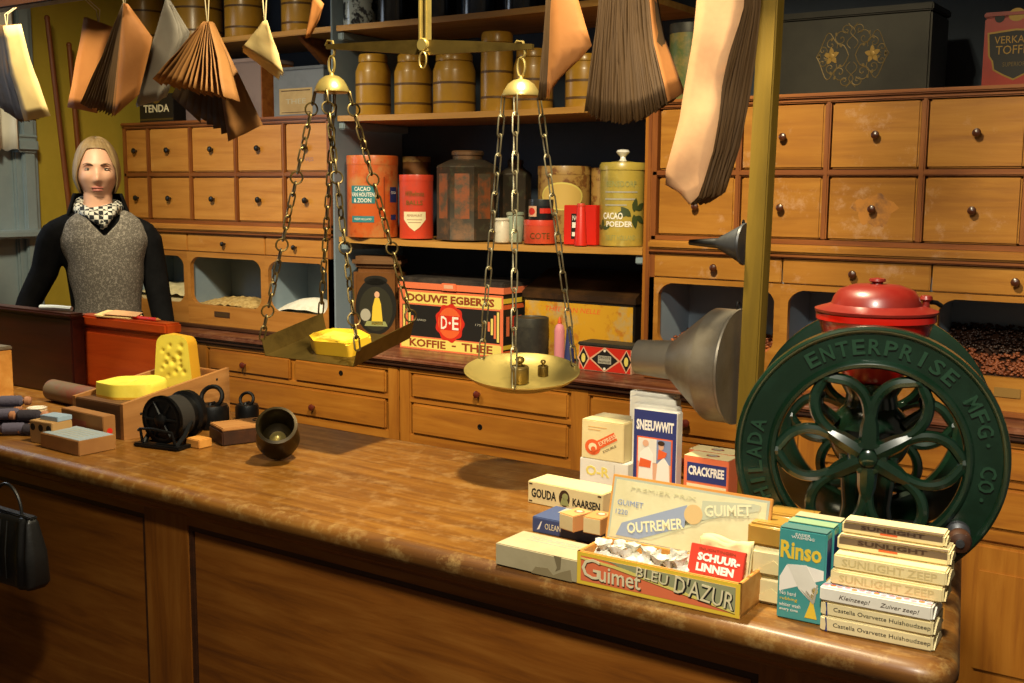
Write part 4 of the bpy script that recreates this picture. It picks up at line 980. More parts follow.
def chain(p0, p1, L, w, r, mat, ring_every=0):
    d = p1-p0; n = max(2, round(d.length/(L-2*r*1.6))); st = d/n; u = d.normalized()
    a = u.cross(V((0, 1, 0))).normalized(); b = u.cross(a).normalized(); m = MB()
    hl = L/2-w/2
    for i in range(n):
        c = p0+st*(i+.5); s = a*.9+b*.45 if i % 2 == 0 else b*.9-a*.45
        if ring_every and i % ring_every == 1:
            pts = [c+(u*cos(t)+s.normalized()*sin(t))*L*.42 for t in [2*pi*k/12 for k in range(12)]]
        else:
            s = s.normalized(); pts = []
            for k in range(5): t = -pi/2+pi*k/4; pts.append(c+u*(hl+w/2*cos(t))+s*(w/2*sin(t)))
            for k in range(5): t = pi/2+pi*k/4; pts.append(c+u*(-hl+w/2*cos(t))+s*(w/2*sin(t)))
        m.tube(pts, r, mat, n=5, closed=True)
    return m.build('chain', sc, sharp=60)
# tray: floor rises towards the back, two flared side plates
A = at(265, 357, y=1.905); B = at(353, 364, y=1.905); zf = (A.z+B.z)/2-.002
xl, xr = A.x, B.x; yb = 2.115; zb = zf+.046
m = MB(); th = .0018
def plate(q):
    n = (q[1]-q[0]).cross(q[3]-q[0]).normalized()*th
    m.add([p for p in q]+[p+n for p in q], [(0, 1, 2, 3), (7, 6, 5, 4), (0, 4, 5, 1), (1, 5, 6, 2), (2, 6, 7, 3), (3, 7, 4, 0)], BRASSD)
plate([V((xl, 1.905, zf)), V((xr, 1.905, zf)), V((xr-.004, yb, zb)), V((xl+.004, yb, zb))])
fl = .012; ph = .042
plate([V((xl, 1.905, zf)), V((xl+.004, yb, zb)), V((xl+.004-fl, yb, zb+ph)), V((xl-fl, 1.905, zf+ph))])
plate([V((xr, 1.905, zf)), V((xr-.004, yb, zb)), V((xr-.004+fl, yb, zb+ph)), V((xr+fl, 1.905, zf+ph))])
m.build('tray', sc)
hooks = [cl+V((-.034, -.022, 0)), cl+V((-.022, .032, 0)), cl+V((.014, -.035, 0)), cl+V((.034, .022, 0))]
ends = [V((xl-fl, 1.907, zf+ph)), V((xl-fl+.004, yb-.005, zb+ph)), V((xr+fl, 1.908, zf+ph)), V((xr+fl-.004, yb-.005, zb+ph))]
for i, (p, q) in enumerate(zip(hooks, ends)): chain(p, q, .036, .0130, .0024, BRONZE, 3 if i != 1 else 0)
# round pan
pc = at(522, 371, y=YS); PR = .127
PT = Matrix.Rotation(rad(9), 4, V((.826, .564, 0)))
m = MB(); m.lathe([(PR*.0, -.028), (PR*.45, -.027), (PR*.72, -.021), (PR*.9, -.010), (PR*.985, -.001), (PR*1.0, .001), (PR*1.0, .003), (PR*.975, .002), (PR*.88, -.008), (PR*.7, -.018), (PR*.5, -.0235), (0, -.025)], BRASS, T(*pc) @ PT, n=64); m.build('scale_pan', sc, sharp=70)
for a0, hx in ((172, V((-.033, -.018, 0))), (296, V((.010, -.035, 0))), (52, V((.032, .020, 0)))):
    e = pc+PT @ V((PR*.97*cos(rad(a0)), PR*.97*sin(rad(a0)), .003)); chain(cr+hx, e, .048, .0135, .0019, STEEL)
rebase(sc, (bc.x, YS, zf))
sl = math.atan2(zb-zf, yb-1.905)
# cheese on the tray
cz0 = at(330, 352, y=1.98)
ch = thing('cheese', 'golden cheese wedge lying on the square brass tray', 'cheese', ((xl+xr)/2+.022, 1.995, zf+(1.995-1.905)*math.tan(sl)+.0022), rot=(sl, 0, 0))
m = MB(); m.prism(fillet([(-.088, -.012), (-.035, -.050), (.072, -.046), (.088, .022), (.02, .055), (-.066, .045)], .008), 0, .034, CHEESE3); bmesh.ops.bevel(m.bm, geom=[e for e in m.bm.edges if abs(e.verts[0].co.z-.034) < 1e-5 and abs(e.verts[1].co.z-.034) < 1e-5], offset=.005, segments=2, affect='EDGES'); m.build('wedge', ch)
m = MB(); m.prism([(-.05, -.028), (.05, -.03), (.06, .018), (-.04, .028)], .0339, .0343, CHEESE); m.build('cut_face', ch)
# brass weights on the pan
def weight(label, px0, px1, pyb, pyt, y, z):
    pm = (px0+px1)/2; c = at(pm, pyb, y=y); dep = V((c.x, c.y, c.z-CZ)).dot(_fw); R = (px1-px0)/2*dep/FPX; H = (pyb-pyt)*dep/FPX*.98
    o_ = pc+PT @ V((0, 0, -.0228)); n_ = PT.to_3x3() @ V((0, 0, 1)); cm = V((0, 0, CZ)); dd = c-cm
    c = cm+dd*((o_-cm).dot(n_)/dd.dot(n_))
    root = thing('brass_weight', label, 'weight', c, rot=PT.to_euler(), group='weights on the round pan')
    m = MB(); m.lathe([(R*.96, 0), (R, .002), (R, H*.58), (R*.93, H*.62), (R*.5, H*.64), (R*.28, H*.70)], BRASSD, n=28); m.build('body', root)
    m = MB(); m.lathe([(R*.28, H*.68), (R*.26, H*.75), (R*.48, H*.82), (R*.55, H*.9), (R*.4, H*.98), (0, H)], BRASSD, n=22); m.build('knob', root)
def panz(x, y):
    q = hypot(x-pc.x, y-pc.y)/PR; P = [(0, -.037), (.44, -.035), (.7, -.025), (.88, -.010), (1, .002)]
    for (a, za), (b_, zb_) in zip(P, P[1:]):
        if q <= b_: return pc.z+za+(zb_-za)*(q-a)/(b_-a)
    return pc.z
for lab, a, b_, pb, pt, y in (('larger brass weight with knob on the round pan', 510.5, 529, 382, 355, 1.985), ('smaller brass weight with knob on the round pan', 537.5, 548.5, 375.5, 358.5, 2.025)):
    c = at((a+b_)/2, pb, y=y); R = (b_-a)/2*2.4/FPX
    zz = max(panz(c.x+R*cos(t), y+R*sin(t)) for t in [k*pi/4 for k in range(8)])
    weight(lab, a, b_, pb, pt, y, zz+.0003)
# ---------------------------------------------------------------- goods on the counter, right
def stand(bl, br, z, d, rz=None):
    a, b = at(*bl, z=z), at(*br, z=z)
    w = hypot(b.x-a.x, b.y-a.y); an = atan2(b.y-a.y, b.x-a.x) if rz is None else rz
    if rz is not None: w = abs(b.x-a.x)/max(.2, cos(rz))
    mid = (a+b)/2; n = V((-sin(an), cos(an), 0))
    return mid+n*(d/2), an, w, a
def pkg(name, label, cat, bl, br, tl, d, mat, z=None, rz=None, group=None, h=None, bev=.0015, flaps=None, part='carton'):
    z = ZC if z is None else z
    loc, an, w, a = stand(bl, br, z, d, rz)
    if h is None: h = at(*tl, y=a.y).z-z
    root = thing(name, label, cat, loc, an, group)
    m = MB(); m.box(-w/2, w/2, -d/2, d/2, 0, h, mat, bev=bev); m.build(part, root)
    if flaps:
        m = MB(); m.box(-w/2+.002, w/2-.002, -d/2+.001, -.0005, h, h+.0009, flaps); m.box(-w/2+.002, w/2-.002, .0008, d/2-.001, h, h+.0007, flaps); m.build('top_flap', root)
    return root, w, h, d
def FR(d): return F((0, -d/2, 0))
def TP(h): return F((0, 0, h), (1, 0, 0), (0, 1, 0))
def RT(w): return F((w/2, 0, 0), (0, 1, 0), (0, 0, 1))
def LT(w): return F((-w/2, 0, 0), (0, -1, 0), (0, 0, 1))
# long torn grey box
r, w, h, d = pkg('carton', 'long torn grey cardboard box lying in front at the counter edge', 'box', (494.6, 564.5), (578, 583), (494.6, 543), .085, P_GREY, rz=rad(0))
prints(r, [('t', 'SOLO BLEEKSODA', .0, .02, w*.62, .012, GREYP, 1), ('r', -w*.3, w*.3, .004, .006, GREYP, 1)], TP(h))
prints(r, [('p', [(-w*.05, .0), (.0, .012), (.025, .014), (.035, .004), (w*.3, .012), (w*.42, .02), (w*.44, 0)], plain('torn_grey', '#8d7d58', .9), 1), ('p', [(w*.22, h), (w*.26, h*.5), (w*.24, h*.3), (w*.3, h*.45), (w*.31, h)], plain('torn_grey2', '#786a4a', .9), 1)], FR(d), lab='torn_patch')
h_torn = h
# blue box behind it and two little boxes on top
r, w, h, d = pkg('blue_box', 'flat dark blue cardboard box under the two small match boxes', 'box', (531, 532), (597, 544), (531, 524), .085, plain('blue_card', '#45537a', .6), rz=rad(1), h=.030)
prints(r, [('r', -w*.5+.002, w*.5-.002, .003, h-.003, plain('slate_blue_print', '#3d4a74', .6), 1), ('t', 'OLEAN', -w*.17, h*.5, w*.25, .011, CRM, 2), ('p', [(-w*.42, .006), (-w*.36, .022), (-w*.34, .024), (-w*.38, .008)], WHT, 2)], FR(d))
prints(r, [('r', -w*.3, w*.1, d*.05, d*.45, GREYP, 1)], TP(h))
hb = ZC+h
p = at(557.6, 530, z=hb)
for i, (lab, dx, dy, an) in enumerate((('small orange matchbox, left of the pair on the blue box', .022, .026, -.25), ('small brown matchbox, right of the pair on the blue box', .064, .034, .02))):
    root = thing('matchbox', lab, 'matchbox', (p.x+dx, p.y+dy, hb+.0012), an, 'small match boxes')
    m = MB(); m.box(-.018, .018, -.024, .024, 0, .030, plain('match_card%d' % i, ('#d79a5c', '#c08a4c')[i], .7), bev=.001); m.build('sleeve', root)
    m = MB(); m.box(-.0165, .0165, -.0246, .0246, .002, .028, P_CREAM); m.build('tray', root)
    prints(root, [('d', .003, .006, .010, .009, plain('pale_red%d' % i, '#c8694a', .6), 1), ('d', .003, .006, .006, .005, CRM, 2)], TP(.030))
# candle box
r, w, h, d = pkg('candle_box', 'long cream candle box with black lettering behind the blue box', 'box', (526, 503), (604, 517), (526, 481), .07, P_CREAM, rz=rad(-2), flaps=None)
prints(r, [('t', 'GOUDA', -w*.28, h*.5, w*.34, h*.42, BLK, 1, {'bold': .03}), ('t', 'KAARSEN', w*.29, h*.42, w*.36, h*.36, BLK, 1, {'bold': .03}), ('d', .0, h*.5, .013, .017, DKB, 1), ('d', .002, h*.58, .007, .007, SAGE, 2), ('p', [(-.010, h*.2), (.012, h*.2), (.006, h*.5), (-.006, h*.5)], SAGE, 2)]
    + [('r', sx*w*.46-.004, sx*w*.46+.004, zz, zz+.003, DKB, 1) for sx in (-1, 1) for zz in (h*.08, h*.85)], FR(d))
prints(r, [('r', -d*.4, d*.4, .004, h-.004, plain('faded_end_label', '#c9b06c', .7), 1)], LT(w))
# open display box with bluing
a, b_ = at(577, 584.4, z=ZC), at(738.7, 618, z=ZC)
an = rad(1.5); w = .280; d = .093; h = .055; t = .006
n = V((-sin(an), cos(an), 0)); mid = (a+b_)/2+n*d/2
bx = thing('display_box', 'open wooden display box with yellow and coral front, filled with bluing knots', 'box', (mid.x, mid.y, ZC), an)
m = MB(); m.box(-w/2, w/2, -d/2, d/2, 0, t, W_BOX); m.box(-w/2, w/2, -d/2, -d/2+t, 0, h, W_BOX, bev=.001); m.box(-w/2, w/2, d/2-t, d/2, 0, h, W_BOX, bev=.001)
m.box(-w/2, -w/2+t, -d/2, d/2, 0, h, W_BOX, bev=.001); m.box(w/2-t, w/2, -d/2, d/2, 0, h, W_BOX, bev=.001); m.build('box_body', bx)
xl_, xr_ = -w/2+.008, w/2-.008
it = [('r', -w/2+.001, w/2-.001, .001, h-.001, YEL, 1), ('r', xl_, xr_, .007, h-.007, COR, 2), ('p', [(xl_, h-.007), (xl_+.03, h-.007), (xr_, .030), (xr_, h-.007)], SAGE, 3), ('p', [(xl_+.05, h-.007), (xr_, h-.007), (xr_, .009), (xl_+.10, h*.62)], plain('grey_green_print', '#9a9a70', .6), 4), ('p', [(xl_+.0, h-.009), (xl_+.07, h-.013), (xr_, .011), (xr_, .0075), (xl_+.06, h-.017), (xl_, h-.012)], YEL2, 5)]
tx_ = [('t', 'G', -w*.40, h*.52, .034, .034, DKB, 5), ('t', 'uimet', -w*.215, h*.42, .075, .026, DKB, 5), ('t', 'G', -w*.404, h*.54, .033, .033, CRM, 6), ('t', 'uimet', -w*.219, h*.44, .074, .025, CRM, 6, {'bold': .01}),
    ('t', 'BLEU', -.003, h*.69, .055, .017, DKB, 6, {'ang': -.09}), ('t', 'BLEU', -.005, h*.71, .054, .016, CRM, 7, {'ang': -.09}), ('t', "D'AZUR", w*.30, h*.53, .098, .029, BLK, 6, {'ang': -.10, 'bold': .03}), ('t', "D'AZUR", w*.293, h*.55, .097, .028, CRM, 7, {'ang': -.10})]
prints(bx, it+tx_, FR(d))
# lid leaning back on its hinge
ld = MB(); lh = .112; ld.box(-w/2, w/2, 0, .006, 0, lh, W_BOX, bev=.001); lid = ld.build('lid', bx); lid.location = (.002, d/2-.002, h-.006); lid.rotation_euler = (rad(-14), 0, rad(0))
prints(lid, [('r', -w/2+.004, w/2-.004, .004, lh-.004, plain('blue_grey_border', '#a9ad98', .7), 1), ('r', -w/2+.008, w/2-.008, .008, lh-.008, P_PALE, 2),
    ('p', [(-w*.42, .012), (-w*.28, .012), (w*.34, lh-.016), (w*.42, lh-.012), (w*.43, lh-.012), (w*.43, lh*.70), (w*.2, lh*.62), (-w*.2, .014)], plain('pale_band', '#c3bf98', .7), 3),
    ('p', [(-w*.43, .012), (-w*.28, .012), (.0, lh*.40), (.0, lh*.72), (-w*.40, lh*.30)], plain('washed_blue', '#8d97ac', .7), 4), ('p', [(w*.09, lh*.53), (w*.09, lh*.82), (w*.40, lh-.012), (w*.44, lh-.014), (w*.43, lh*.80)], plain('pale_blue', '#b4b598', .7), 4), ('d', w*.045, lh*.60, .016, .016, plain('pale_orange', '#cbaa72', .7), 5),
    ('t', 'OUTREMER', -w*.185, lh*.34, w*.36, .018, CRM, 6, {'ang': .24, 'bold': .02}), ('t', 'GUIMET', w*.25, lh*.735, w*.28, .018, plain('pale_cream_print', '#dcd3aa', .7), 6, {'ang': .17, 'bold': .02}), ('t', 'GUIMET', -w*.36, lh*.60, w*.17, .009, BLU, 4), ('t', '1220', -w*.41, lh*.46, w*.08, .008, BLU, 4), ('t', 'HOLLAND', w*.31, lh*.22, w*.28, .013, plain('pale_grey_print', '#b6b290', .7), 4),
    ('t', 'PREMIER PRIX', -w*.16, lh*.83, w*.42, .006, plain('pale_grey_print2', '#c8c194', .7), 4)], F((0, 0, 0)))
for i, (x, y) in enumerate([(-.12, -.012), (-.10, .014), (-.092, -.018), (-.072, .004), (-.066, -.022), (-.045, .012), (-.04, -.014), (-.022, .006), (-.014, -.02), (.0, .012), (.012, -.012), (.030, .006), (.032, -.021), (.018, .026)]):
    x *= .92; y *= .78
    wx, wy = mid.x+x*cos(an)-y*sin(an), mid.y+x*sin(an)+y*cos(an)
    z0 = ZC+.040 + (.004 if i % 3 == 0 else 0)
    root = thing('bluing_knot', 'small white cloth knot of bluing in the open display box', 'bluing knot', (wx, wy, z0), group='white cloth knots in the display box', rot=(RND.uniform(-.5, .5), RND.uniform(-.5, .5), RND.uniform(0, 6)))
    m = MB(); s1, s2 = RND.uniform(0, 9), RND.uniform(1.1, 1.4)
    def knot(u, v):
        a_ = 2*pi*u; zz = v
        rr = .0135*s2*(sin(pi*min(1, zz*1.35)*.98+.02) if zz < .6 else .38+1.1*(zz-.62)) * (1+.10*sin(3*a_+s1)+.07*sin(7*a_+2*s1)+.05*sin(11*a_+s1*3))
        q_ = V((rr*cos(a_), rr*sin(a_), -.012+.034*zz)); nz = noise.noise_vector(q_*95+V((s1, s1, 0))); return q_+nz*.0032
    m.grid(knot, 22, 12, CLOTHW, closed_u=True); m.build('bundle', root, sharp=80)
    m = MB(); m.tube([(.0056*cos(q), .0056*sin(q), (.0116)) for q in [2*pi*k/10 for k in range(10)]], .0009, STRING, n=5, closed=True); m.build('tie_thread', root)
# bluing underneath, nobody could count it
m = MB(); m.grid(lambda u, v: (mid.x+(u-.5)*.264*cos(an)-(v-.5)*.078*sin(an), mid.y+(u-.5)*.264*sin(an)+(v-.5)*.078*cos(an), ZC+.026+.006*noise.noise(V((u*22, v*8, 0)))), 60, 20, CLOTHW)
tag(m.build('bluing_bags'), 'white cloth bluing bags packed at the bottom of the display box', 'bluing bags', kind='stuff')
# emery cloth packets standing in the right end of the box
def lp(x, y): return V((mid.x+x*cos(an)-y*sin(an), mid.y+x*sin(an)+y*cos(an), 0))
q = lp(.086, -.020); 
r = thing('emery_packet', 'red paper packet with white lettering leaning in the right end of the display box', 'packet', (q.x, q.y, ZC+.040), rot=(rad(-18), 0, an-.03))
m = MB(); m.box(-.045, .045, -.004, .004, 0, .052, plain('red_paper', '#d23a24', .55), bev=.001); m.build('wrapper', r)
m = MB(); m.box(-.046, .045, -.0055, .0045, -.012, .0025, P_WHITE, bev=.001); m.build('white_bottom_band', r)
prints(r, [('t', 'SCHUUR-', .004, .034, .070, .0125, WHT, 1, {'bold': .05}), ('t', 'LINNEN', .0, .018, .062, .0125, WHT, 1, {'bold': .05}), ('t', 'INLICHTINGEN', 0, .046, .06, .004, BROWNPR, 1), ('t', 'KWALITEIT', 0, .008, .035, .003, BROWNPR, 1)], F((0, -.0042, 0)))
q = lp(.088, .008)
r = thing('emery_packet', 'cream crumpled packet standing behind the red packet in the display box', 'packet', (q.x, q.y, ZC+.038), rot=(rad(-16), 0, an+.02))
m = MB(); m.grid(lambda u, v: (-.042+.084*u, -.006+.004*noise.noise(V((u*5, v*4, 2))), .058*v+.004*sin(u*9)*v), 16, 10, P_CREAM); m.grid(lambda u, v: (-.042+.084*u, .004+.003*noise.noise(V((u*5, v*4, 7))), .062*v+.003*sin(u*7)*v), 16, 10, P_CREAM); m.build('sheet', r, solid=.001)
m = MB(); m.box(-.04, .04, -.003, .002, .0, .05, P_WHITE); m.build('filling', r)

# cartons behind the lid
ZB_ = 2.02
def bpk(name, label, cat, pl, pr_, pyt, d, mat, z, h=None, y=ZB_, group=None, an=0, hz=None):
    a, b_ = at(pl, pyt, y=y), at(pr_, pyt, y=y); w = b_.x-a.x
    h = (hz if hz else a.z)-z
    root = thing(name, label, cat, ((a.x+b_.x)/2, y+d/2, z), an, group)
    m = MB(); m.box(-w/2, w/2, -d/2, d/2, 0, h, mat, bev=.0015); m.build('carton', root)
    return root, w, h, d
r, w, h, d = bpk('starch_box', 'pale carton with faint yellow print under the cream starch carton', 'box', 580, 628, 457, .085, P_WHITE, ZC)
prints(r, [('t', 'O-R', -w*.12, h*.62, w*.5, .022, YEL2, 1, {'bold': .03}), ('r', w*.22, w*.23, .01, h-.006, GREYP, 1)], FR(d))
zz = ZC+h+.0003
r, w, h, d = bpk('starch_box', 'cream carton with an orange key-shaped emblem, standing on a pale carton', 'box', 582, 624, 419, .085, P_CREAM, zz)
m = MB(); m.box(-w/2+.001, w/2-.002, -d/2+.001, -.002, h, h+.001, P_CREAM); m.box(-w/2+.004, w/2-.001, 0, d/2, h+.0005, h+.0016, P_GREY); m.build('top_flap', r)
ca, sa = cos(.52), sin(.52)
bar = [(-.022+x*ca-y*sa, .025+x*sa+y*ca) for x, y in ((.0, -.009), (.062, -.009), (.062, .009), (.0, .009))]
prints(r, [('d', -.023, .026, .019, .017, ORG, 1), ('p', bar, ORG, 2), ('d', -.023, .026, .010, .009, CRM, 3), ('d', -.021, .022, .006, .006, ORG, 4), ('t', 'EXPRESS', .012, .045, .045, .009, CRM, 3, {'ang': .52}), ('t', 'DOUBLE', .018, .027, .035, .005, DKB, 1, {'ang': .52}), ('r', -.035, .01, h-.014, h-.012, plain('pale_orange_line', '#d9a868', .7), 1), ('r', -.035, -.005, h-.020, h-.018, plain('pale_orange_line2', '#d9a868', .7), 1)], FR(d))
# washing powder packets, one behind the other
for i in range(4):
    y = 2.02+.029*i
    lab = ('blue and white starch packet printed with two women, front one of its row', 'white packet right behind the blue front packet', 'white packet, third of the row behind the blue packet', 'tallest white packet at the back of the row')[i]
    r, w, h, d = bpk('starch_packet', lab, 'packet', 634-1.5*i, 677.5-1.0*i, 414, .026, P_WHITE, ZC, y=y, group='blue and white starch packets', hz=1.108+.004*i+(.006 if i > 1 else 0))
    if i == 0:
        prints(r, [('r', -w/2+.001, w/2-.001, .0, h-.001, NAVY, 1), ('r', -w*.41, w*.41, .01, h*.70, ORG, 2), ('r', -w*.38, w*.38, .014, h*.685, SKINPR, 3), ('r', -w*.38, w*.05, h*.42, h*.685, P_WHITE, 4), ('r', w*.05, w*.38, h*.42, h*.685, BLU, 4),
            ('p', [(-w*.36, .04), (-.002, .04), (-.004, h*.52), (-w*.16, h*.60), (-w*.33, h*.52)], WHT, 5), ('d', -w*.2, h*.63, .007, .007, SKINPR, 6), ('p', [(-w*.35, h*.36), (-w*.08, h*.36), (-w*.06, h*.44), (-w*.32, h*.46)], ORG, 6),
            ('p', [(.004, .03), (w*.37, .03), (w*.34, h*.42), (w*.22, h*.50), (.008, h*.42)], WHT, 5), ('p', [(.008, h*.46), (w*.26, h*.5), (w*.3, h*.55), (w*.1, h*.58)], ORG, 6), ('d', w*.16, h*.615, .006, .008, SKINPR, 6), ('d', w*.16, h*.65, .008, .005, DKB, 7),
            ('t', 'SNEEUWWIT', 0, h*.83, w*.86, .022, WHT, 2, {'bold': .04})], FR(d))
for i, (lab, y) in enumerate((('orange-red carton with white lettering on blue, front one of two', 2.0), ('orange-red carton standing behind its twin at the mill', 2.052))):
    r, w, h, d = bpk('soap_box', lab, 'box', (684, 689)[i], (729, 734)[i], (455, 449)[i], .048, COR, ZC, y=y, group='orange-red cartons beside the mill')
    m = MB(); m.box(-w/2+.0006, w/2-.0006, -d/2+.0006, d/2-.0006, h, h+.0008, P_CREAM); m.build('top_flap', r)
    prints(r, [('d', .004, 0, .014, .009, BROWNPR, 1), ('d', .004, 0, .010, .006, GREYP, 2)], TP(h+.0008))
    if i == 0: prints(r, [('r', -w*.42, w*.46, h-.05, h-.012, NAVY, 1), ('t', 'CRACKFREE', .001, h-.028, w*.80, .019, WHT, 2, {'bold': .04}), ('r', -w*.42, w*.46, .01, h-.055, CRM, 1)], FR(d))
# cream wrapped soap with two brown bars
zt = ZC
for i, lab in enumerate(('lower cream wrapped packet under the brown soap bars', 'upper cream wrapped packet carrying the brown soap bars')):
    loc, an2, w, a = stand((750, 601.7), (781, 605.5), ZC, .11, rz=rad(3)); w = .078
    r = thing('wrapped_packet', lab, 'packet', (loc.x+.010, loc.y+.003, zt), an2+.03*i, 'cream wrapped packets')
    m = MB(); m.box(-w/2, w/2, -.062, .062, 0, .044, WRAP, bev=.006, seg=3)
    for v in m.bm.verts: v.co += V((0, 0, 0))+V((1, 1, .0))*.0016*noise.noise(v.co*60)
    m.build('wrapper', r)
    m = MB(); m.prism([(-w*.42, .006), (w*.42, .006), (.0, .028)], 0, .0012, P_CREAM, F((0, -.0625, 0))); m.build('folded_end', r)
    zt += .0443
for i, lab in enumerate(('brown translucent soap bar, front one on the cream packets', 'brown soap bar, back one on the cream packets')):
    r = thing('soap_bar', lab, 'soap', (loc.x+.010-.003*i, loc.y-.024+.064*i, zt), an2-.04+.05*i, 'brown soap bars')
    m = MB(); m.box(-.042, .042, -.0305, .0305, 0, .036, SOAPB, bev=.005, seg=3); m.build('bar', r)
    m = MB(); m.box(-.030, .030, -.020, .020, .0358, .0368, SOAPB, bev=.0004); m.build('stamped_panel', r)
# three teal washing powder packets
loc, an3, w, a = stand((779.5, 616), (820, 627), ZC, .027, rz=rad(3)); w = .071; h = .139
nrm = V((-sin(an3), cos(an3), 0)); xr3 = V((cos(an3), sin(an3), 0))
WPM = speck('teal_carton', '#3f8f8c', '#4c9c98', 6, .45, .7, .45, coat=.15)
for i, lab in enumerate(('teal and yellow washing powder packet at the counter edge, front one', 'green-topped washing powder packet, middle of the row of three', 'pale-topped washing powder packet, last of the row of three')):
    p = loc+nrm*(.0285*i)+xr3*(.002*i)
    r = thing('powder_packet', lab, 'packet', (p.x, p.y, ZC), an3, 'teal washing powder packets')
    d = .0275
    m = MB(); m.box(-w/2, w/2, -d/2, d/2, 0, h+(.002*i), WPM, bev=.002); m.build('carton', r)
    m = MB(); m.box(-w/2+.001, w/2-.001, -d/2+.001, d/2-.002, h+.002*i, h+.002*i+.001, P_GREY if i == 2 else plain('green_top%d' % i, ('#48706a', '#86a078')[min(1, i)], .6)); m.build('top_flap', r)
    if i == 0:
        prints(r, [('t', 'Rinso', -.002, h*.77, w*.86, .027, YEL, 2, {'bold': .03}), ('p', [(-w*.32, h*.60), (.004, h*.625), (w*.46, h*.60), (w*.46, h*.5), (.0, h*.40), (-w*.46, h*.30), (-w*.46, h*.46)], WHT, 1), ('p', [(-w*.30, h*.61), (w*.10, h*.63), (w*.36, h*.40), (w*.22, h*.24), (-w*.05, h*.36)], P_WHITE, 2), ('p', [(w*.0, h*.36), (w*.26, h*.22), (w*.30, h*.24), (w*.36, h*.44), (w*.33, h*.44), (w*.26, h*.27)], GREYP, 3),
            ('p', [(w*.10, .008), (w*.36, .008), (w*.28, .030), (w*.32, .044), (w*.22, .046), (w*.2, .03)], YEL, 2), ('d', w*.29, .051, .0045, .0055, YEL, 2), ('p', [(w*.1, .046), (w*.26, .036), (w*.27, .040), (w*.11, .050)], YEL, 2),
            ('t', 'No hard', -w*.27, .040, .024, .006, WHT, 2), ('t', 'rubbing', -w*.25, .031, .026, .006, YEL, 2), ('t', 'whiter wash', -w*.22, .0225, .032, .0055, WHT, 2), ('t', 'every time', -w*.24, .0145, .028, .0055, WHT, 2), ('t', 'EASIER', 0, h*.95, .022, .004, WHT, 2), ('t', 'WASHING', 0, h*.918, .034, .004, WHT, 2)], FR(d))
    for k in (1,):
        prints(r, [('r', -d/2+.003, d/2-.003, .01, h-.01, NAVY, 1), ('r', -d/2+.004, d/2-.004, h*.32, h*.5, YEL, 2)], RT(w), lab='side_label')
# stack of long soap packets, stepping back upwards
loc, an4, w, a = stand((822.8, 631), (934, 653.5), ZC, .07, rz=rad(4)); w = .156
nrm = V((-sin(an4), cos(an4), 0)); xr4 = V((cos(an4), sin(an4), 0))
base = (at(822.8, 631, z=ZC)+at(934, 653.5, z=ZC))/2-V((.004, 0, 0))
rows = [(0, .0, .0225, WRAP, 'Castella Ovarvette Huishoudzeep', .075, 'cream soap packet with black script, bottom of the stack by the counter end'),
        (0, .001, .0215, WRAP, 'Castella Ovarvette Huishoudzeep', .075, 'cream soap packet with black script, second from the bottom of the stack'),
        (-.002, .000, .022, P_WHITE, 'Kleinzeep!  Zuiver zeep!', .075, 'white soap packet with pink and blue flowered top edge, third in the stack'),
        (.008, .016, .022, P_CREAM, 'SUNLIGHT ZEEP', .065, 'cream soap packet with embossed pale lettering, fourth in the stack'),
        (.010, .022, .022, P_CREAM, 'SUNLIGHT ZEEP', .065, 'cream soap packet with pale lettering, fifth in the stack'),
        (.008, .034, .020, P_CREAM, 'SUNLIGHT', .055, 'soap packet with dark lettered band, second from the top of the stack'),
        (.004, .052, .017, P_CREAM, 'SUNLIGHT', .045, 'soap packet with dark lettered band, topmost of the stack')]
z = ZC
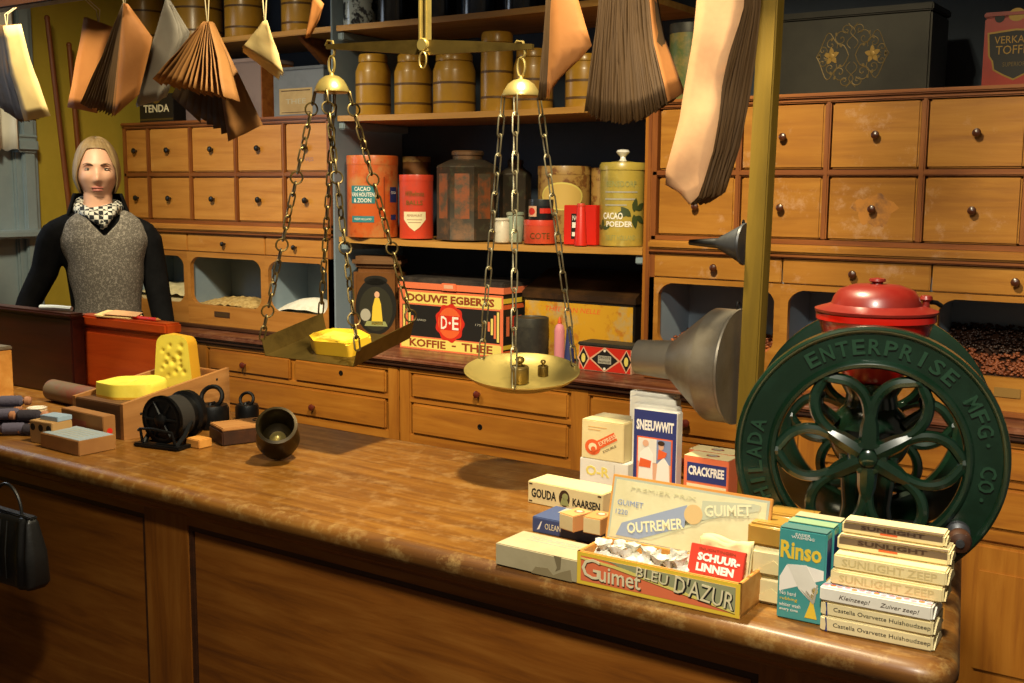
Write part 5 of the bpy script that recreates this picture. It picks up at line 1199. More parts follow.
for i, (dx, dy, h, mt, tx2, d, lab) in enumerate(rows):
    p = base+xr4*dx+nrm*(dy+d/2+(.012 if i > 4 else 0))
    ww = w-(.012 if i > 5 else 0)
    r = thing('soap_packet', lab, 'packet', (p.x, p.y, z), an4+(.02, -.005, .0, .02, .015, .03, .025)[i]-.01, 'stacked soap packets')
    m = MB(); m.box(-ww/2, ww/2, -d/2, d/2, 0, h, mt, bev=.0025)
    m.build('wrapper', r)
    m = MB(); m.prism([(-d*.42, .002), (d*.42, .002), (d*.2, h*.6), (.0, h*.75), (-d*.2, h*.6)], 0, .0022, mt, RT(ww)); m.build('folded_end', r)
    Fm = FR(d)
    if i < 2: prints(r, [('t', tx2, .008, h*.5, ww*.86, .0082, BLK, 1), ('p', [(-ww*.45, .001), (-ww*.43, .001), (-ww*.435, h*.5), (-ww*.44, h-.001), (-ww*.455, h-.001), (-ww*.445, h*.5)], NAVY, 1)], Fm)
    elif i == 2:
        prints(r, [('t', 'Kleinzeep!', -ww*.18, h*.42, ww*.28, .0085, DKB, 1, {'shear': .25}), ('t', 'Zuiver zeep!', ww*.22, h*.42, ww*.34, .0085, DKB, 1, {'shear': .25})], Fm)
        fl_ = []
        for k in range(15):
            x = -ww*.46+ww*.92*k/14; fl_.append(('d', x, -d/2+.008+.003*(k % 2), .0042, .0042, (PINK, COR, PINK)[k % 3], 1))
        fl_ += [('p', [(-ww*.48+ww*.96*k/12, -d/2+.015+.002*sin(k*1.3)) for k in range(13)]+[(ww*.48-ww*.96*k/12, -d/2+.0135+.002*sin((12-k)*1.3)) for k in range(13)], plain('lilac_line', '#8088b8', .6), 1)]
        prints(r, fl_, TP(h), lab='flower_border')
    elif i < 5: prints(r, [('t', tx2, 0, h*.5, ww*.84, .0115, plain('embossed_cream%d' % i, '#c8b47c', .6), 1, {'bold': .02})], Fm)
    else:
        prints(r, [('r', -ww*.48, ww*.48, h*.45, h-.001, plain('dark_band%d' % i, '#6b5740', .6), 1), ('r', -ww*.12, ww*.05, h*.3, h*.5, ORG, 1), ('t', 'SUNLIGHT', .0, h*.72, ww*.62, h*.34, DKB, 2, {'bold': .03})], Fm)
        prints(r, [('r', -ww*.48, ww*.48, -d/2+.001, -d/2+.012, plain('dark_top%d' % i, '#6b5740', .6), 1)], TP(h))
    z += h+.0003
# ---------------------------------------------------------------- counter, left end
# dark chest and red-brown desk
r = thing('dark_chest', 'dark mahogany chest standing at the left end of the counter', 'chest', (-3.42, 2.04, ZC))
m = MB(); m.box(-.43, .43, -.025, .022, 0, .238, W_MAHO, bev=.004); m.build('body', r)
m = MB(); m.box(-.436, .434, -.031, .024, .238, .254, W_MAHO, bev=.006); m.build('lid', r)
a, b_ = at(78, 313, y=2.07), at(166, 325, y=2.07)
r = thing('till_box', 'red-brown wooden till box behind the cheeses, in front of the mannequin', 'till', ((a.x+b_.x)/2, 2.095, ZC))
xa, xb = -(b_.x-a.x)/2, (b_.x-a.x)/2; zt = (a.z+b_.z)/2-ZC
m = MB(); m.box(xa, xb, -.025, .025, 0, zt-.035, W_RED, bev=.004); m.build('body', r)
m = MB(); m.box(xa-.004, xb+.006, -.031, .028, zt-.033, zt, W_RED, bev=.006); m.build('lid', r)
m = MB(); m.box(xa+.015, xb-.01, -.0275, -.023, .03, zt-.05, W_RED, bev=.003); m.build('front_panel', r)
zt0 = zt+ZC
m = MB(); m.box(-.085, .06, -.024, .024, 0, .002, P_BAG); m.prism([(-.10, -.022), (.05, -.026), (.085, .0), (.04, .022), (-.085, .02)], .002, .0035, P_BAG, RX(.30) @ T(0, .004, .006)); m.prism([(-.06, -.02), (.08, -.018), (.07, .02), (-.05, .024)], .0, .0015, P_PEACH, RX(.22) @ T(0, 0, .012))
root = thing('paper_bags', 'flat cream paper bag sheets lying on the till desk', 'paper', (at(124, 316, y=2.10).x, 2.094, zt0+.0005), .1); 
m.build('sheet', root)
for nm, lab, px, py, mt, L, an in (('red_pencil', 'red pencil lying on the till desk right of the paper', 160, 323, REDC, .13, 0.0),):
    p = at(px, py, y=2.10); root = thing(nm, lab, 'pencil', (p.x-.045, 2.09, zt0+.0060), an)
    m = MB(); m.tube([(-L/2, 0, 0), (L/2-.02, 0, 0)], .0055, mt, n=6); m.build('shaft', root)
    m = MB(); m.tube([(L/2-.02, 0, 0), (L/2-.004, 0, 0)], [.0055, .0015], W_BOX, n=6); m.build('pencil_tip', root)
p = at(56, 309, y=2.04)
root = thing('paper_knife', 'small pale blue-white folded slip lying on the dark chest', 'paper slip', (p.x, 2.04, ZC+.2545), .25)
m = MB(); m.tube([(-.06, 0, .008), (0, 0, .010), (.06, 0, .008)], .0075, plain('pale_blue_paper', '#b8c0c8', .6), n=8); m.build('rolled_sheet', root)
root.name = 'paper_roll'
# crate with two cheeses
yc0, yc1 = 1.728, 2.075; xr0 = -2.363; xl0 = -2.572; h0, h1 = .092, .142
cr_ = thing('wooden_crate', 'rough wooden crate with sloping sides carrying the yellow cheeses', 'crate', ((xl0+xr0)/2, (yc0+yc1)/2, ZC))
cx, cy = (xl0+xr0)/2, (yc0+yc1)/2; hw = (xr0-xl0)/2; hd = (yc1-yc0)/2
side = Matrix(((0, 0, 1, 0), (1, 0, 0, 0), (0, 1, 0, 0), (0, 0, 0, 1)))
for sx in (-1, 1):
    m = MB(); x0 = hw-.012 if sx > 0 else -hw; m.prism([(-hd, 0), (hd, 0), (hd, h1), (-hd, h0)], x0, x0+.012, W_CRATE, side); sb = m.build('side_board', cr_)
    m = MB()
    for yy, zz in ((-.12, .06), (-.13, .02), (.10, .10), (.13, .115), (.135, .085), (.05, .09), (.02, .03)): m.ell((x0+(.012 if sx > 0 else 0), yy, zz), (.0012, .004, .004), BLACKK, n=8)
    m.build('nail', sb)
    sb['label'] = 'pale side board with nail heads'
m = MB(); m.box(-hw+.012, hw-.012, -hd, -hd+.012, 0, h0-.002, W_CRATED, bev=.002); m.build('front_board', cr_)
m = MB(); m.box(-hw+.012, hw-.012, hd-.012, hd, 0, h1-.01, W_CRATE, bev=.002); m.build('back_board', cr_)
m = MB(); m.box(-hw+.0125, hw-.0125, -hd+.0125, hd-.0125, h0-.014, h0-.004, W_CRATED); m.build('cheese_board', cr_)
zb_ = ZC+h0-.0037
def holes(u, v, pts): return sum(dp*exp(-(((u-a)/s)**2+((v-b)/s)**2)) for a, b, s, dp in pts)
# lying wedge
p = at(128, 398, z=zb_)
c1 = thing('cheese', 'yellow cheese wedge lying flat at the front of the crate', 'cheese', (-2.470, 1.835, zb_), rz=rad(8), group='yellow cheeses on the crate')
HL = [(RND.uniform(-.08, .08), RND.uniform(-.05, .08), RND.uniform(.006, .010), RND.uniform(.003, .006)) for _ in range(16)]
m = MB()
out = fillet([(-.080, -.054), (.010, -.074), (.086, -.028), (.074, .062), (.01, .080), (-.076, .026)], .02)
nn = len(out); rings = [[(x, y, 0) for x, y in out], [(x, y, .028) for x, y in out], [(x*.985, y*.985, .038) for x, y in out]]
for s in (.95, .88, .78, .66, .52, .36, .2, .06):
    rings.append([(x*s, y*s, .040+.012*(1-s)*0+.006*(y*s/.09)-holes(x*s, y*s, HL)) for x, y in out])
m.loft(rings, CHEESE); m.build('wedge', c1, sharp=50)
m = MB(); m.loft([[(x*1.006, y*1.006, .002) for x, y in out[10:22]]+[], [(x*1.006, y*1.006, .030) for x, y in out[10:22]]], CHEESE2, cap=False) if False else m.prism([(x*1.004, y*1.004) for x, y in out], .0005, .006, CHEESE2); m.build('rind', c1)
# standing half
c2 = thing('cheese', 'tall yellow cheese piece with holes standing upright in the crate', 'cheese', (-2.492, 2.008, zb_), rz=rad(20), group='yellow cheeses on the crate')
Hh, Wb = .146, .060
HP = [(a*.74, b*.72, c*.8, d*.7) for a, b, c, d in [(.0, .10, .010, .010), (-.02, .12, .007, .007), (.025, .125, .010, .009), (.03, .08, .008, .008), (.03, .10, .007, .006), (-.03, .09, .008, .008), (.01, .06, .008, .006), (-.045, .07, .006, .005), (.045, .06, .007, .006), (-.01, .16, .006, .005), (.035, .16, .008, .006), (-.04, .14, .006, .005), (-.02, .045, .006, .004)]]
def wid(v):
    z = v*Hh; w = Wb-.014*v
    r0 = .028
    if z > Hh-r0: w -= r0-sqrt(max(0, r0*r0-(z-(Hh-r0))**2))
    return w
m = MB(); NV_, NU_ = 46, 40
vs = [((2*i/(NU_-1)-1)*wid(1-(1-j/(NV_-1))**1.0), -.03, Hh*j/(NV_-1)) for j in range(NV_) for i in range(NU_)]
front = [(x, y+holes(x, z, HP), z) for x, y, z in vs]
m.add(front, [(j*NU_+i, j*NU_+i+1, (j+1)*NU_+i+1, (j+1)*NU_+i) for j in range(NV_-1) for i in range(NU_-1)], CHEESE); m.build('cut_face', c2, sharp=70)
m = MB(); op = [(-wid(j/20), Hh*j/20) for j in range(21)]; op = op+[(-x, z) for x, z in reversed(op[:-1])]
op = [(x, z) for x, z in op]
m.loft([[(x, -.0300, z) for x, z in op], [(x*.99, .012, z*.995) for x, z in op], [(x*.93, .024, z*.97) for x, z in op]], CHEESE2, cap=False); m.add([(x*.93, .024, z*.97) for x, z in op], [tuple(range(len(op)))], CHEESE2); m.build('rind', c2)
# scale weights and twine drum of black iron
r = thing('twine_drum', 'black iron drum with spoked front wheel, first of the black ironware beside the crate', 'drum', (-2.235, 1.785, ZC), rz=rad(10))
Md = T(0, 0, .068) @ RX(pi/2)
m = MB(); m.lathe([(.048, .045), (.052, .05), (.060, .05), (.060, .040), (.052, .036), (.052, -.03), (.060, -.035), (.060, -.05), (.02, -.052)], IRON, Md, n=30); m.lathe([(.060, .05), (.047, .05), (.047, .042), (.060, .042)], IRON, Md, n=30, loop=True); m.build('drum_body', r)
m = MB(); m.lathe([(.014, .040), (.016, .056), (.010, .060), (0, .061)], IRON, Md, n=16); fw_ = m.build('hub', r)
for k in range(6):
    m = MB(); a = k*pi/3; m.tube([(.012*cos(a), .012*sin(a), .048), (.05*cos(a), .05*sin(a), .047)], .004, IRON, Md, n=6); m.build('spoke', r)
m = MB(); m.lathe([(.0515, .034), (.0535, .033), (.0535, -.012), (.0515, -.013)], plain('dark_twine', '#1d1812', .85), Md, n=30, loop=True); m.build('twine', r)
m = MB()
for sx in (-1, 1): m.tube([(sx*.05, -.06, .004), (sx*.055, -.03, .03), (sx*.05, .0, .06)], .006, IRON, n=8)
m.box(-.07, .07, -.075, -.045, 0, .010, IRON, bev=.003); m.box(-.07, .07, .03, .055, 0, .010, IRON, bev=.003); m.box(-.066, -.054, -.06, .05, 0, .009, IRON); m.box(.054, .066, -.06, .05, 0, .009, IRON); m.build('stand', r)
m = MB(); m.tube([(-.05, -.062, .012), (-.052, -.066, .045), (-.01, -.068, .048), (.045, -.064, .042), (.05, -.06, .012)], .004, IRON, n=7); m.build('front_bar', r)
def ringweight(label, x, y, R, H, rr):
    root = thing('iron_weight', label, 'weight', (x, y, ZC), rz=.3, group='black iron weights with rings')
    m = MB(); m.lathe([(R*.95, 0), (R, .006), (R, H*.85), (R*.9, H), (R*.4, H*1.02), (R*.3, H*.94), (0, H*.94)], IRON, n=6 if False else 26); m.build('body', root)
    m = MB(); q = rr; m.tube([(q*cos(t), q*.35*sin(t)-.0, H*1.02+q*.62+q*.85*sin(t)) for t in [2*pi*k/22 for k in range(22)]], .0062 if rr > .025 else .0045, IRON, n=8, closed=True); m.build('lifting_ring', root)
    m = MB(); m.tube([(0, -.012, H*.93), (0, -.010, H*1.05), (0, .010, H*1.05), (0, .012, H*.93)], .005, IRON, n=7); m.build('staple', root)
ringweight('big black iron weight with a lifting ring, behind the twine drum', -2.308, 1.965, .044, .062, .031)
ringweight('small black iron weight with a lifting ring, nearest the slotted block', -2.295, 2.075, .032, .048, .020)
# low red-brown block with a pale top
a = at(217, 446, z=ZC); b_ = at(262, 440, z=ZC)
r = thing('weight_block', 'low dark wooden block with a pale scratched top beside the brass bell', 'wooden block', (-2.125, 1.93, ZC), rz=rad(-22))
m = MB(); m.box(-.05, .05, -.09, .105, 0, .036, W_RAIL, bev=.003); m.build('base_block', r)
m = MB(); m.box(-.048, .048, -.088, .103, .036, .044, W_CRATE, bev=.002); tp = m.build('top_board', r)
m = MB()
for k, (x, y) in enumerate(((-.01, .02), (.012, .05), (-.015, .075))): m.tube([(x+.012*cos(t), y+.008*sin(t), .0452) for t in [2*pi*q/14 for q in range(14)]], .0016, IRON, n=5, closed=True)
m.build('wire_loop', r)
m = MB(); m.box(-.03, .02, -.14, -.1, 0, .022, W_BOX, bev=.002)
tag(m.build('wooden_wedge', loc=(-2.155, 1.915, ZC)), 'small pale wooden offcut in front of the dark block', 'wood')
# brass mortar tilted towards the viewer
bell = thing('brass_mortar', 'dark brass bell-shaped mortar tipped towards the viewer, right of the dark block', 'mortar', (-1.905, 1.815, ZC), rz=rad(44))
BELLM = speck('blackened_brass', '#35290f', '#221a08', 14, .45, .7, .4, .6)
Mb = T(0, .012, .0425) @ RX(rad(52))
m = MB(); m.lathe([(.0, -.028), (.028, -.026), (.044, -.012), (.051, .012), (.048, .036), (.042, .056), (.040, .068), (.044, .078), (.0445, .082), (.040, .083), (.036, .068), (.038, .05), (.036, .02), (.02, .006), (0, .004)], BELLM, Mb, n=40); m.build('cup', bell)
m = MB(); m.lathe([(.042, .074), (.0475, .077), (.0475, .083), (.041, .085), (.039, .08)], BELLM, Mb, n=40, loop=True); m.build('rim', bell)
m = MB(); m.lathe([(.020, .010), (.014, .020), (.006, .026), (0, .027)], BRASS, Mb, n=20); m.build('inner_boss', bell)
# small boxes at the far left
r, w, h, d = pkg('open_carton', 'small open cardboard box with grey-blue contents, nearest the counter edge at left', 'box', (40.5, 447), (79.5, 456.5), (40.5, 434), .10, P_KRAFT, rz=rad(-2), h=.036)
m = MB(); m.box(-w/2+.004, w/2-.004, -d/2+.004, d/2-.004, h, h+.0012, plain('grey_blue_sheet', '#8f9aa0', .7)); m.build('paper_cover', r)
prints(r, [('r', -w*.3, w*.3, -.03+k*.014, -.027+k*.014, GREYP, 1) for k in range(5)], TP(h+.0013))
r, w, h, d = pkg('holed_box', 'small pinkish box with round holes in its front behind the open box', 'box', (25, 443), (58, 445), (25, 422), .06, speck('pink_card', '#ab8450', '#9c7444', 8, .45, .7, .7), rz=rad(4), h=.056)
m = MB()
for x in (-.03, .0, .03): m.lathe([(.009, 0), (.009, .0004), (0, .0004)], BLK, T(x, -d/2, h*.72) @ RX(pi/2), n=14)
m.build('hole', r)
zz = ZC+h+.0003
root = thing('small_blue_box', 'tiny pale blue box lying on the pinkish holed box', 'box', (r.location.x+.008, r.location.y+.01, zz), .1)
m = MB(); m.box(-.032, .032, -.022, .022, 0, .012, plain('pale_blue_card', '#8fa3b5', .6), bev=.001); m.build('lid', root)
m = MB(); m.box(-.030, .030, -.0215, .0215, -.0001, .006, P_CREAM); m.build('tray', root)
r, w, h, d = pkg('red_dot_box', 'small kraft box with a red dot on its end, standing before the wooden crate', 'box', (67, 430), (103, 441), (67, 409), .035, P_KRAFT, rz=rad(-3), h=.070); r.location.y = 1.691; r.location.x = -2.455
prints(r, [('d', 0, h*.45, .008, .008, REDPR, 1)], RT(w))
prints(r, [('r', -w*.42, w*.1, .01, h*.7, plain('dull_red_panel', '#9a5038', .7), 1)], FR(d))
# rolled sheet lying behind
root = thing('cardboard_roll', 'long grey-brown cardboard roll lying in front of the dark chest', 'roll', (-2.80, 1.93, ZC+.032), rot=(0, pi/2, rad(-4)))
ROLLM = speck('grey_brown_card', '#5d4c36', '#6d3420', 5, .52, .62, .7)
m = MB(); m.lathe([(.022, -.19), (.0315, -.19), (.0318, 0), (.0315, .19), (.022, .19), (.022, .17), (0, .17)], ROLLM, n=26); m.build('tube', root)
m = MB(); m.lathe([(.0222, .168), (.0222, .1905), (.0, .1906)], P_KRAFT, n=22); m.build('end_plug', root)
# wooden block at the very left edge
r, w, h, d = pkg('tall_tin', 'tall orange-brown tin cut by the left picture edge', 'tin', (-60, 397), (-14, 406), (-14, 354), .09, W_BOX, rz=0, h=.155, part='body')
m = MB(); m.box(-w/2-.002, w/2+.002, -d/2-.002, d/2+.002, h, h+.012, PEWTER, bev=.003); m.build('lid', r)
# pile of bobbins
BT_ = plain('violet_grey_thread', '#4f4a5c', .9, bump=.5, bscale=160); BT2 = plain('dark_thread', '#2c2630', .9, bump=.5, bscale=160)
b0 = at(14, 440, z=ZC)
bobs = [(0.015, .00, .018, .10, BT_), (-.05, .012, .018, .2, BT2), (.06, .03, .016, -.1, BT2), (-.015, .045, .018, .05, BT_), (-.11, .02, .018, .15, BT_), (-.02, .008, .05, .1, BT_), (.03, .036, .048, -.05, BT2), (-.085, .03, .05, .2, BT2), (-.03, .024, .080, .1, BT_)]
names = ('front lower bobbin', )
for i, (dx, dy, dz, an, thm) in enumerate(bobs):
    c = V((-2.655+dx, 1.60+dy, ZC+dz))
    lab = ['wooden bobbin at the bottom front of the pile at the left edge', 'dark wound bobbin at the bottom left of the pile', 'dark bobbin at the right foot of the pile', 'violet bobbin low at the back of the pile', 'bobbin at the far left of the pile, mostly out of the picture', 'violet bobbin in the second layer, front', 'dark bobbin in the second layer, right', 'dark bobbin in the second layer, left', 'violet thread bobbin topmost of the pile at the left edge'][i]
    root = thing('thread_bobbin', lab, 'bobbin', c, rot=(0, pi/2, pi/2-.9+an), group='thread bobbins')
    m = MB(); m.lathe([(.0, -.052), (.008, -.051), (.012, -.046), (.012, -.036), (.006, -.032), (.006, .032), (.012, .036), (.012, .046), (.008, .051), (0, .052)], W_BOB, n=16); m.build('spool', root)
    m = MB(); m.lathe([(.008, -.031), (.0145, -.024), (.015, 0), (.0145, .024), (.008, .031)], thm, n=18); m.build('thread', root)
p = V((-2.69, 1.70, ZC))
root = thing('lace_roll', 'little white openwork lace roll standing behind the bobbins', 'lace', (p.x, p.y, ZC+.0), rot=(0, 0, .3))
m = MB(); m.lathe([(.026, 0), (.026, .045), (.02, .048), (0, .048)], plain('lace_card', '#b59a78', .8), n=24); m.build('core', root)
LACE = plain('lace_white', '#d8cfc0', .85)
m = MB()
for k in range(4):
    q = .006+k*.0055; m.tube([(q*cos(t), q*sin(t), .0505) for t in [2*pi*j/20 for j in range(20)]], .0016, LACE, n=5, closed=True)
for k in range(8): m.tube([(.004*cos(k*pi/4), .004*sin(k*pi/4), .0505), (.026*cos(k*pi/4), .026*sin(k*pi/4), .0505)], .0012, LACE, n=5)
m.build('lace_rosette', root)

# ---------------------------------------------------------------- hanging paper bags
def sheet(left, right, mat, par, org, bulge=0, nu=5, nv=9, ph=0):
    """left and right edge as poly-lines of real points; the sheet runs between them with a slight curl"""
    def along(P, t):
        L = [0]
        for a, b in zip(P, P[1:]): L.append(L[-1]+(b-a).length)
        s = t*L[-1]
        for i in range(len(P)-1):
            if s <= L[i+1]+1e-9: return P[i].lerp(P[i+1], (s-L[i])/max(1e-9, L[i+1]-L[i]))
        return P[-1]
    n = (left[-1]-left[0]).cross(right[0]-left[0]+right[-1]-left[-1]); n = n.normalized() if n.length > 1e-9 else V((0, 1, 0))
    def f(u, v):
        p = along(left, v).lerp(along(right, v), u)
        return p+n*(bulge*sin(pi*u)*sin(pi*min(1, v*1.1))+.004*noise.noise(V((u*2.5+ph, v*3, ph))))-org
    m = MB(); m.grid(lambda u, v: f(u, v), nu, nv, mat)
    return m.build('paper_bag', par, sharp=70, solid=.0009)
def bundle(label, n, A, B, mats, y0, string=True, bulge=.004, curve=None, sx=0, ease=1.0, root=None, sag=0, nv=9):
    """A/B: (left pts, right pts) of the first and last bag, each point (px, py, y)"""
    P = lambda L: [at(q[0], q[1], y=q[2]) for q in L]
    A = [P(A[0]), P(A[1])]; B = [P(B[0]), P(B[1])]
    top = (A[0][0]+A[1][0]+B[0][0]+B[1][0])/4
    top = root.location.copy() if root else top
    string = string and root is None
    root = root or thing('paper_bag_bundle', label, 'paper bags', top, group='paper bags hung from the rail')
    for i in range(n):
        t = (i/max(1, n-1))**ease
        jl = [p.lerp(q, t)+V((RND.uniform(-1, 1), 0, RND.uniform(-1, 1)))*(.003 if k else 0) for k, (p, q) in enumerate(zip(A[0], B[0]))]
        jr = [p.lerp(q, t)+V((RND.uniform(-1, 1), 0, RND.uniform(-1, 1)))*(.003 if k else 0) for k, (p, q) in enumerate(zip(A[1], B[1]))]
        for L_ in (jl, jr):
            if sag: L_[-1] = L_[-1]+V((0, 0, -sag*sin(pi*t)))
        sheet(jl, jr, mats[min(i, len(mats)-1)], root, top, bulge, ph=i*1.7+sx, nv=nv)
    if string and top.z < RZB:
        m = MB(); dz = RZB+.004-top.z
        for sxx in (-.008, .008): m.tube([V((0, 0, -.012)), V((sxx, 0, dz*.5)), V((sxx*.7, 2.0-top.y, dz)), ], .0016, STRING, n=6)
        m.build('hanging_cord', root)
    elif string:
        m = MB(); m.tube([V((0, 0, -.05)), V((0, .02, .0)), V((0, 1.992-top.y, .03))], .0016, STRING, n=6); m.build('hanging_cord', root)
    return root
Yb = 1.965
bundle('cream paper bags hanging at the far left with a dark brown side', 11, [[(3, 26, Yb-.03), (10, 70, Yb-.03), (25, 122, Yb-.03)], [(21, 24, Yb-.03), (33, 70, Yb-.03), (50, 116, Yb-.03)]], [[(-8, 26, Yb+.02), (-8, 70, Yb+.02), (0, 108, Yb+.02)], [(12, 24, Yb+.02), (10, 70, Yb+.03), (22, 124, Yb+.03)]], [P_BAG]+[P_BROWN]*10, Yb)
bundle('flat orange paper bags hanging left of the fanned bags', 3, [[(84, 17, Yb+.075), (76, 60, Yb+.075), (67, 107, Yb+.075)], [(112, 27, Yb+.08), (104, 60, Yb+.08), (96, 112, Yb+.08)]], [[(86, 17, Yb+.087), (78, 60, Yb+.087), (69, 108, Yb+.087)], [(113, 27, Yb+.091), (106, 60, Yb+.091), (97, 113, Yb+.091)]], [P_ORANGE], Yb)
bundle('fan of orange-brown paper bags with a wide flat front bag, second from the left', 13, [[(122.5, 4, Yb-.0), (103, 52, Yb), (80, 104, Yb)], [(124, 3, Yb+.04), (110, 52, Yb+.06), (92, 110, Yb+.06)]], [[(123.5, 3, Yb-.03), (119, 60, Yb-.03), (114, 117, Yb-.03)], [(128, 4, Yb-.0), (153, 39, Yb-.02), (139, 95, Yb-.02)]], [P_BROWN]*11+[P_KRAFT, P_ORANGE], Yb, bulge=.006)
bundle('grey waxed paper bags behind the brown fan', 4, [[(166, 0, Yb+.03), (152, 52, Yb+.03), (137, 107, Yb+.03)], [(170, 0, Yb+.03), (191, 33, Yb+.03), (166, 98, Yb+.03)]], [[(165, 0, Yb+.015), (150, 52, Yb+.015), (136, 106, Yb+.015)], [(168, 0, Yb+.015), (180, 34, Yb+.02), (160, 100, Yb+.02)]], [P_WAX, P_WAX, P_WAX, P_WAX], Yb)
e1 = bundle('wide fan of brown paper bags spread open above the small drawers', 13, [[(203, 22, Yb-.03), (178, 50, Yb-.05), (153, 78, Yb-.07)], [(205, 22, Yb+.0), (184, 52, Yb+.0), (161, 86, Yb-.02)]], [[(209, 21, Yb-.03), (217, 58, Yb-.05), (224, 95, Yb-.07)], [(213, 23, Yb+.0), (228, 58, Yb+.0), (240, 103, Yb-.02)]], [P_KRAFT]*13, Yb, bulge=.002)
bundle(None, 9, [[(205, 22, Yb), (190, 60, Yb+.015), (172, 97, Yb+.02)], [(208, 22, Yb+.02), (200, 75, Yb+.03), (200, 122, Yb+.03)]], [[(209, 22, Yb), (220, 80, Yb+.01), (229, 141, Yb)], [(214, 23, Yb+.02), (236, 68, Yb+.03), (263, 126, Yb+.03)]], [P_BROWN]*8+[P_KRAFT], Yb, bulge=.004, root=e1)
bundle('small folded cream paper bags hanging above the left drawers', 6, [[(263, 21, Yb-.02), (254, 33, Yb-.02), (243, 46, Yb-.02)], [(267, 20, Yb-.02), (275, 46, Yb-.02), (284, 74, Yb-.02)]], [[(264, 21, Yb+.01), (254, 34, Yb+.01), (243, 52, Yb+.01)], [(266, 21, Yb+.01), (272, 50, Yb+.01), (278, 79, Yb+.01)]], [P_BAG], Yb, bulge=.002)
bundle('tiny orange paper bags edge-on beside the left scale cap', 4, [[(312, -8, Yb-.01), (309, 16, Yb-.01), (304.5, 38, Yb-.01)], [(323, 6, Yb+.0), (318, 20, Yb+.0), (308, 38, Yb+.0)]], [[(314, -8, Yb+.01), (311, 16, Yb+.01), (306, 38, Yb+.01)], [(324, 4, Yb+.015), (320, 20, Yb+.015), (310, 36, Yb+.015)]], [P_ORANGE], Yb, bulge=.001)
Yh = 1.93
bundle('big glowing orange paper bags right of the scale', 9, [[(549, -40, Yh), (543, 30, Yh), (537.5, 99, Yh)], [(555, -40, Yh+.03), (549, 30, Yh+.03), (543, 100, Yh+.03)]], [[(553, -40, Yh-.02), (551, 30, Yh-.02), (547, 99, Yh-.02)], [(566, -40, Yh), (593, 47, Yh), (556, 82, Yh)]], [P_BROWN]*7+[P_ORANGE, P_ORANGE], Yh, ease=.8, bulge=.005)
b1 = bundle('big dark brown bundle of paper bags seen edge-on with an orange bag at its right', 44, [[(606, -60, Yb-.03), (594, 40, Yb-.04), (584, 112, Yb-.05)], [(616, -60, Yb+.012), (606, 40, Yb+.02), (599, 105, Yb+.02)]], [[(644, -60, Yb-.03), (652, 40, Yb-.04), (668, 103, Yb-.05)], [(648, -60, Yb+.012), (664, 30, Yb+.015), (684, 92, Yb+.012)]], [P_BROWN]*43+[P_ORANGE], Yb, bulge=.002, sag=.03)
b2 = bundle('tallest paper bag bundle, cream front bag and dark page edges, left of the post', 16, [[(702, -60, Yb-.05), (692, 40, Yb-.055), (687, 75, Yb-.045), (681, 120, Yb-.055), (668, 163, Yb-.065), (662, 182, Yb-.06), (676, 191, Yb-.055), (690, 205, Yb-.06)], [(748, -60, Yb-.05), (744, 10, Yb-.045), (731, 52, Yb-.055), (723, 84, Yb-.05), (719, 114, Yb-.06), (713, 150, Yb-.058), (705, 178, Yb-.06), (699, 197, Yb-.06)]], [[(716, -60, Yb+.015), (709, 40, Yb+.015), (706, 75, Yb+.015), (703, 110, Yb+.015), (697, 150, Yb+.015), (694, 170, Yb+.015), (702, 188, Yb+.012), (708, 203, Yb+.01)], [(764, -60, Yb+.015), (761, 10, Yb+.015), (757, 50, Yb+.015), (752, 90, Yb+.015), (746, 120, Yb+.012), (740, 145, Yb+.012), (733, 172, Yb+.01), (727, 193, Yb+.01)]], [P_PEACH]+[P_BROWN]*15, Yb, bulge=.006, nv=17)
# ---------------------------------------------------------------- mannequin
p = at(97, 175, y=2.62)
man = thing('mannequin', 'shop woman mannequin with light brown bob, checked scarf, grey tweed vest and black sleeves', 'mannequin', (p.x, 2.62, 0), rz=atan2(-p.x, 2.62))
HZ = 1.607
def g2(x, z, cx, cz, sx, sz): return exp(-(((x-cx)/sx)**2+((z-cz)/sz)**2))
def headpt(th, ph, k=1.0):
    d = V((cos(ph)*sin(th), -cos(ph)*cos(th), sin(ph)))
    x, y, z = .074*d.x, .094*d.y+.008, .118*d.z
    if z < -.02: s = 1-.30*min(1, (-z-.02)/.095)**1.2; x *= s; y = y*(1-.10*min(1, (-z-.02)/.095)) if y < 0 else y*(1-.35*min(1, (-z-.02)/.095))
    if d.y < 0:
        f = 0
        f += .019*exp(-(x/.0105)**2)*max(0, min(1, (.022-z)/.052))*(1 if z > -.032 else exp(-((z+.032)/.006)**2))      # nose
        f += .004*g2(x, z, .012, -.030, .007, .007)+.004*g2(x, z, -.012, -.030, .007, .007)
        f -= .010*(g2(x, z, .031, .012, .017, .011)+g2(x, z, -.031, .012, .017, .011))
        f += .005*(g2(x, z, .031, .030, .024, .008)+g2(x, z, -.031, .030, .024, .008))
        f += .005*(g2(x, z, .042, -.020, .02, .018)+g2(x, z, -.042, -.020, .02, .018))
        f += .0052*g2(x, z, 0, -.0545, .019, .0045)+.0055*g2(x, z, 0, -.0655, .016, .005)-.0035*g2(x, z, 0, -.0600, .022, .0022)-.003*g2(x, z, 0, -.079, .018, .007)
        f += .008*g2(x, z, 0, -.100, .024, .014)
        y -= f
    return V((x*k, y*k, z*k+HZ))
m = MB()
def ring(a, b, z, yo=0, n=28): return [(a*cos(2*pi*i/n), b*sin(2*pi*i/n)+yo, z) for i in range(n)]
